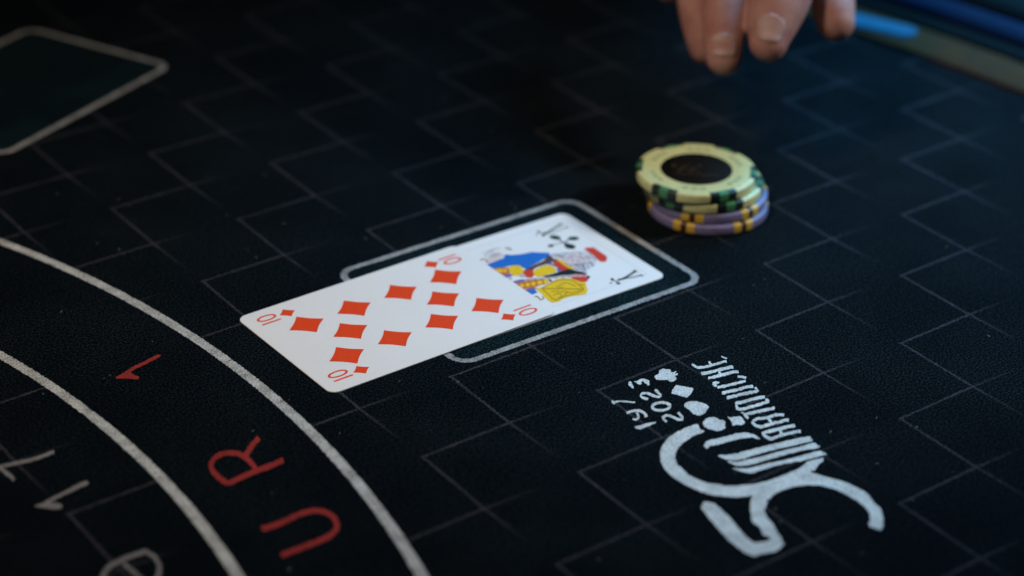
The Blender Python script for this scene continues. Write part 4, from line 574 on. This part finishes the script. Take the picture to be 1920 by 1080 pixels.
# faint gilt emblem on the top inlay
bm = bmesh.new(); rnd = random.Random(9)
for k in range(3):
    pts = [(-7 + 3.5 * k + 0.0 * j + 1.6 * math.sin(j * 1.3 + k), -3 + j * 1.3) for j in range(6)]
    Lp = [(x - .35, y) for x, y in pts]; Rp = [(x + .35, y) for x, y in pts]
    add_shape(bm, ['s', Lp, Rp], 3.84 + .002 * k, 0, 1)
add_shape(bm, ['s', [(-8, -4.6), (0, -5.2), (8, -4.6)], [(-8, -4.2), (0, -4.8), (8, -4.2)]], 3.85, 0, 1)
me = bpy.data.meshes.new("inlay_print"); bm.to_mesh(me); bm.free(); o = link("inlay_print", me, GILT, topc); o.rotation_euler = (0, 0, R(-40))

# ------------------------------------------------------------------ the person's hand above the far side
FING = {
 'middle': [(197.1, -3.7, 47.1, 6.65), (199.3, -0.6, 51.7, 7.60), (205.0, 5.6, 58.3, 8.12), (214.8, 15.8, 66.2, 8.65), (231.0, 31.4, 73.7, 9.07), (258.4, 57.2, 86.2, 9.71)],
 'index': [(207.5, -15.4, 54.5, 7.17), (211.4, -12.3, 58.7, 9.07), (218.7, -7.6, 64.7, 10.76), (229.8, 0.4, 71.0, 11.18), (250.8, 19.2, 77.5, 11.18), (278.0, 44.0, 88.3, 11.60)],
 'thumb': [(242.4, -13.4, 53.6, 7.17), (245.3, -8.7, 57.0, 8.02), (256.1, 4.7, 62.0, 9.07), (274.4, 25.6, 68.6, 10.34), (299.4, 52.3, 79.9, 12.66)],
 'ring': [(210.8, 22.1, 38.2, 5.91), (211.6, 25.1, 43.4, 6.75), (214.3, 31.8, 51.7, 7.38), (222.2, 44.1, 60.9, 8.02), (235.0, 59.4, 70.7, 8.65), (255.0, 78.5, 85.2, 9.49)],
 'little': [(219.2, 53.8, 49.8, 5.49), (220.6, 57.7, 57.0, 6.33), (226.4, 67.0, 65.9, 6.96), (234.4, 76.0, 76.8, 7.60), (252.4, 91.7, 86.4, 8.44)]}
CAMP = Vector((-313.2, -564.1, 365.8))
def tube(bm, nodes, flat=1.0, n=20, cap0=True):
    P = [Vector(q[:3]) for q in nodes]; r = [q[3] for q in nodes]
    pts = catmull([tuple(p) + (rr,) for p, rr in zip(P, r)], 5)
    ctr = [Vector(q[:3]) for q in pts]; rad = [q[3] for q in pts]
    if cap0:   # round tip
        d = (ctr[0] - ctr[1]).normalized(); r0 = rad[0]; pre = []
        for a in (88, 70, 52, 34, 17): pre.append((ctr[0] + d * r0 * math.sin(R(a)) * 1.0, r0 * math.cos(R(a))))
        ctr = [p for p, _ in pre] + ctr; rad = [q for _, q in pre] + rad
    rings = []
    for i, c in enumerate(ctr):
        t = (ctr[min(i + 1, len(ctr) - 1)] - ctr[max(i - 1, 0)]).normalized()
        v = (CAMP - c); v = (v - t * v.dot(t)).normalized(); u = t.cross(v)
        rings.append([bm.verts.new((c + u * rad[i] * math.cos(2 * math.pi * k / n) + v * rad[i] * flat * math.sin(2 * math.pi * k / n)) * MM) for k in range(n)])
    for a, b in zip(rings, rings[1:]):
        for k in range(n): bm.faces.new((a[k], a[(k + 1) % n], b[(k + 1) % n], b[k]))
    bm.faces.new(rings[0][::-1]); bm.faces.new(rings[-1])
    return ctr, rad
def blob(bm, c, rx, ry, rz, q=None):
    mtx = Matrix.Translation(Vector(c) * MM) @ (q.to_matrix().to_4x4() if q else Matrix()) @ Matrix.Diagonal((rx * MM, ry * MM, rz * MM, 1))
    bmesh.ops.create_uvsphere(bm, u_segments=24, v_segments=14, radius=1, matrix=mtx)
person = thing("person", "person reaching over the table, bare fingertips hanging down with two nails towards the camera", "person", (0.246, 0.03, 0.10))
PO = Vector((246, 30, 100))
def rel(nodes): return [(a - PO.x, b - PO.y, c - PO.z, r) for a, b, c, r in nodes]
CAMP = CAMP - PO
bm = bmesh.new()
for k, nd in FING.items(): tube(bm, rel(nd), 0.93)
# knuckle row and palm
palm = [[(278.0, 44.0, 88.3, 12.66), (307.3, 83.8, 108.6, 14.77), (344.3, 128.1, 127.6, 17.93)], [(258.4, 57.2, 86.2, 11.60), (293.6, 94.3, 106.5, 14.77), (339.0, 133.4, 126.5, 17.93)], [(255.0, 78.5, 85.2, 10.55), (289.4, 107.0, 106.5, 13.71), (335.8, 136.5, 125.5, 16.88)], [(252.4, 91.7, 86.4, 9.49), (286.2, 118.6, 104.4, 12.66), (333.7, 140.7, 124.4, 15.82)], [(299.4, 52.3, 79.9, 13.71), (321.1, 90.1, 98.0, 16.88), (346.4, 130.2, 123.4, 18.99)]]
for nd in palm: tube(bm, rel(nd), 0.9)
tube(bm, rel([(329.5, 121.8, 120.2, 23.21), (365.4, 155.5, 133.9, 25.32), (423.4, 206.2, 151.8, 26.38), (513.1, 284.2, 185.6, 31.65)]), 0.8, 28)
me = bpy.data.meshes.new("hand"); bm.to_mesh(me); bm.free()

# skin
m, N, Lk, p = new_mat("skin"); nt = m.node_tree
tc = N.new('ShaderNodeTexCoord'); co = tc.outputs['Object']
n1 = noise_tex(nt, co, 90, 4, 0.6); n2 = noise_tex(nt, co, 900, 3, 0.7)
c1 = mix(nt, maprange(nt, n1, 0.35, 0.65, 0, 1), (0.33, 0.135, 0.115), (0.42, 0.22, 0.18))
Lk.new(c1, p.inputs['Base Color']); p.inputs['Roughness'].default_value = 0.62; p.inputs['Specular IOR Level'].default_value = 0.3
p.inputs['Subsurface Weight'].default_value = 0.15; p.inputs['Subsurface Radius'].default_value = (1.0, 0.35, 0.2); p.inputs['Subsurface Scale'].default_value = 0.003
# fine cross creases of the finger skin
wv = N.new('ShaderNodeTexWave'); wv.wave_type = 'BANDS'; wv.bands_direction = 'DIAGONAL'; wv.inputs['Scale'].default_value = 260; wv.inputs['Distortion'].default_value = 6; wv.inputs['Detail'].default_value = 3
Lk.new(co, wv.inputs['Vector'])
hgt = math_node(nt, 'ADD', math_node(nt, 'MULTIPLY', wv.outputs['Fac'], 0.5), n2)
bump(nt, hgt, 0.3, 0.0003, p)
SKIN = m
hand = link("hand", me, SKIN, person)
md = hand.modifiers.new("remesh", 'REMESH'); md.mode = 'VOXEL'; md.voxel_size = 0.0009; md.use_smooth_shade = True
md = hand.modifiers.new("smooth", 'SMOOTH'); md.factor = 0.6; md.iterations = 7

m, N, Lk, p = new_mat("nail"); nt = m.node_tree
tc = N.new('ShaderNodeTexCoord'); n1 = noise_tex(nt, tc.outputs['Object'], 200, 3)
Lk.new(mix(nt, maprange(nt, n1, 0.3, 0.7, 0, 1), (0.37, 0.20, 0.18), (0.46, 0.29, 0.27)), p.inputs['Base Color']); p.inputs['Roughness'].default_value = 0.55; p.inputs['Coat Weight'].default_value = 0.0
NAIL = m
def nail(key, s0, s1, half, lift, side=0.0):
    nd = rel(FING[key]); tip = Vector(nd[0][:3]); 
    t = (Vector(nd[2][:3]) - tip).normalized()
    v = CAMP - tip; v = (v - t * v.dot(t)).normalized(); u = t.cross(v)
    bm = bmesh.new(); rows = []; nu, nv = 12, 12
    for j in range(nv + 1):
        f = j / nv; s = s0 + (s1 - s0) * f
        # radius and centre along the finger
        acc = 0; c = tip + t * s; rr = nd[0][3]
        if s > 0:
            q = 0
            while q < len(nd) - 2:
                seg = (Vector(nd[q + 1][:3]) - Vector(nd[q][:3])).length
                if acc + seg >= s: break
                acc += seg; q += 1
            w_ = (s - acc) / max((Vector(nd[q + 1][:3]) - Vector(nd[q][:3])).length, 1e-6)
            c = Vector(nd[q][:3]).lerp(Vector(nd[q + 1][:3]), min(w_, 1)); rr = nd[q][3] + (nd[q + 1][3] - nd[q][3]) * min(w_, 1)
        else: rr = math.sqrt(max(nd[0][3] ** 2 - s * s, 4))
        narrow = math.sqrt(max(1 - abs(2 * f - 1) ** (3.2 if f > 0.5 else 5), 0.02))
        row = []
        for i in range(nu + 1):
            a = R(half) * narrow * (2 * i / nu - 1) + R(side)
            edge = 1 - 0.35 * abs(2 * i / nu - 1) ** 6 - 0.35 * abs(2 * f - 1) ** 8
            row.append(bm.verts.new((c + (u * math.sin(a) + v * math.cos(a) * 0.93) * (rr + lift * edge)) * MM))
        rows.append(row)
    for a, b in zip(rows, rows[1:]):
        for i in range(nu): bm.faces.new((a[i], a[i + 1], b[i + 1], b[i]))
    o = bm_obj("fingernail", bm, NAIL, person, True)
    so = o.modifiers.new("thickness", 'SOLIDIFY'); so.thickness = 0.0006; so.offset = -1
    return o
nail('index', -3.4, 6.8, 39, 0.35, -6).data.name = "fingernail"
nail('middle', -2.4, 6.0, 42, 0.3, 0)
# sleeve
bm = bmesh.new()
tube(bm, rel([(465.6, 243.1, 167.7, 37.98), (470.9, 247.3, 169.8, 40.09), (565.8, 331.7, 205.7, 48.53), (692.4, 442.5, 256.3, 56.97), (861.2, 579.6, 328.0, 63.30)]), 0.9, 32, cap0=False)
bm_obj("sleeve", bm, simple("black_cloth", (0.010, 0.010, 0.012), 0.9, 0, 0.1, 400, 0.3, 0.0004), person, True)
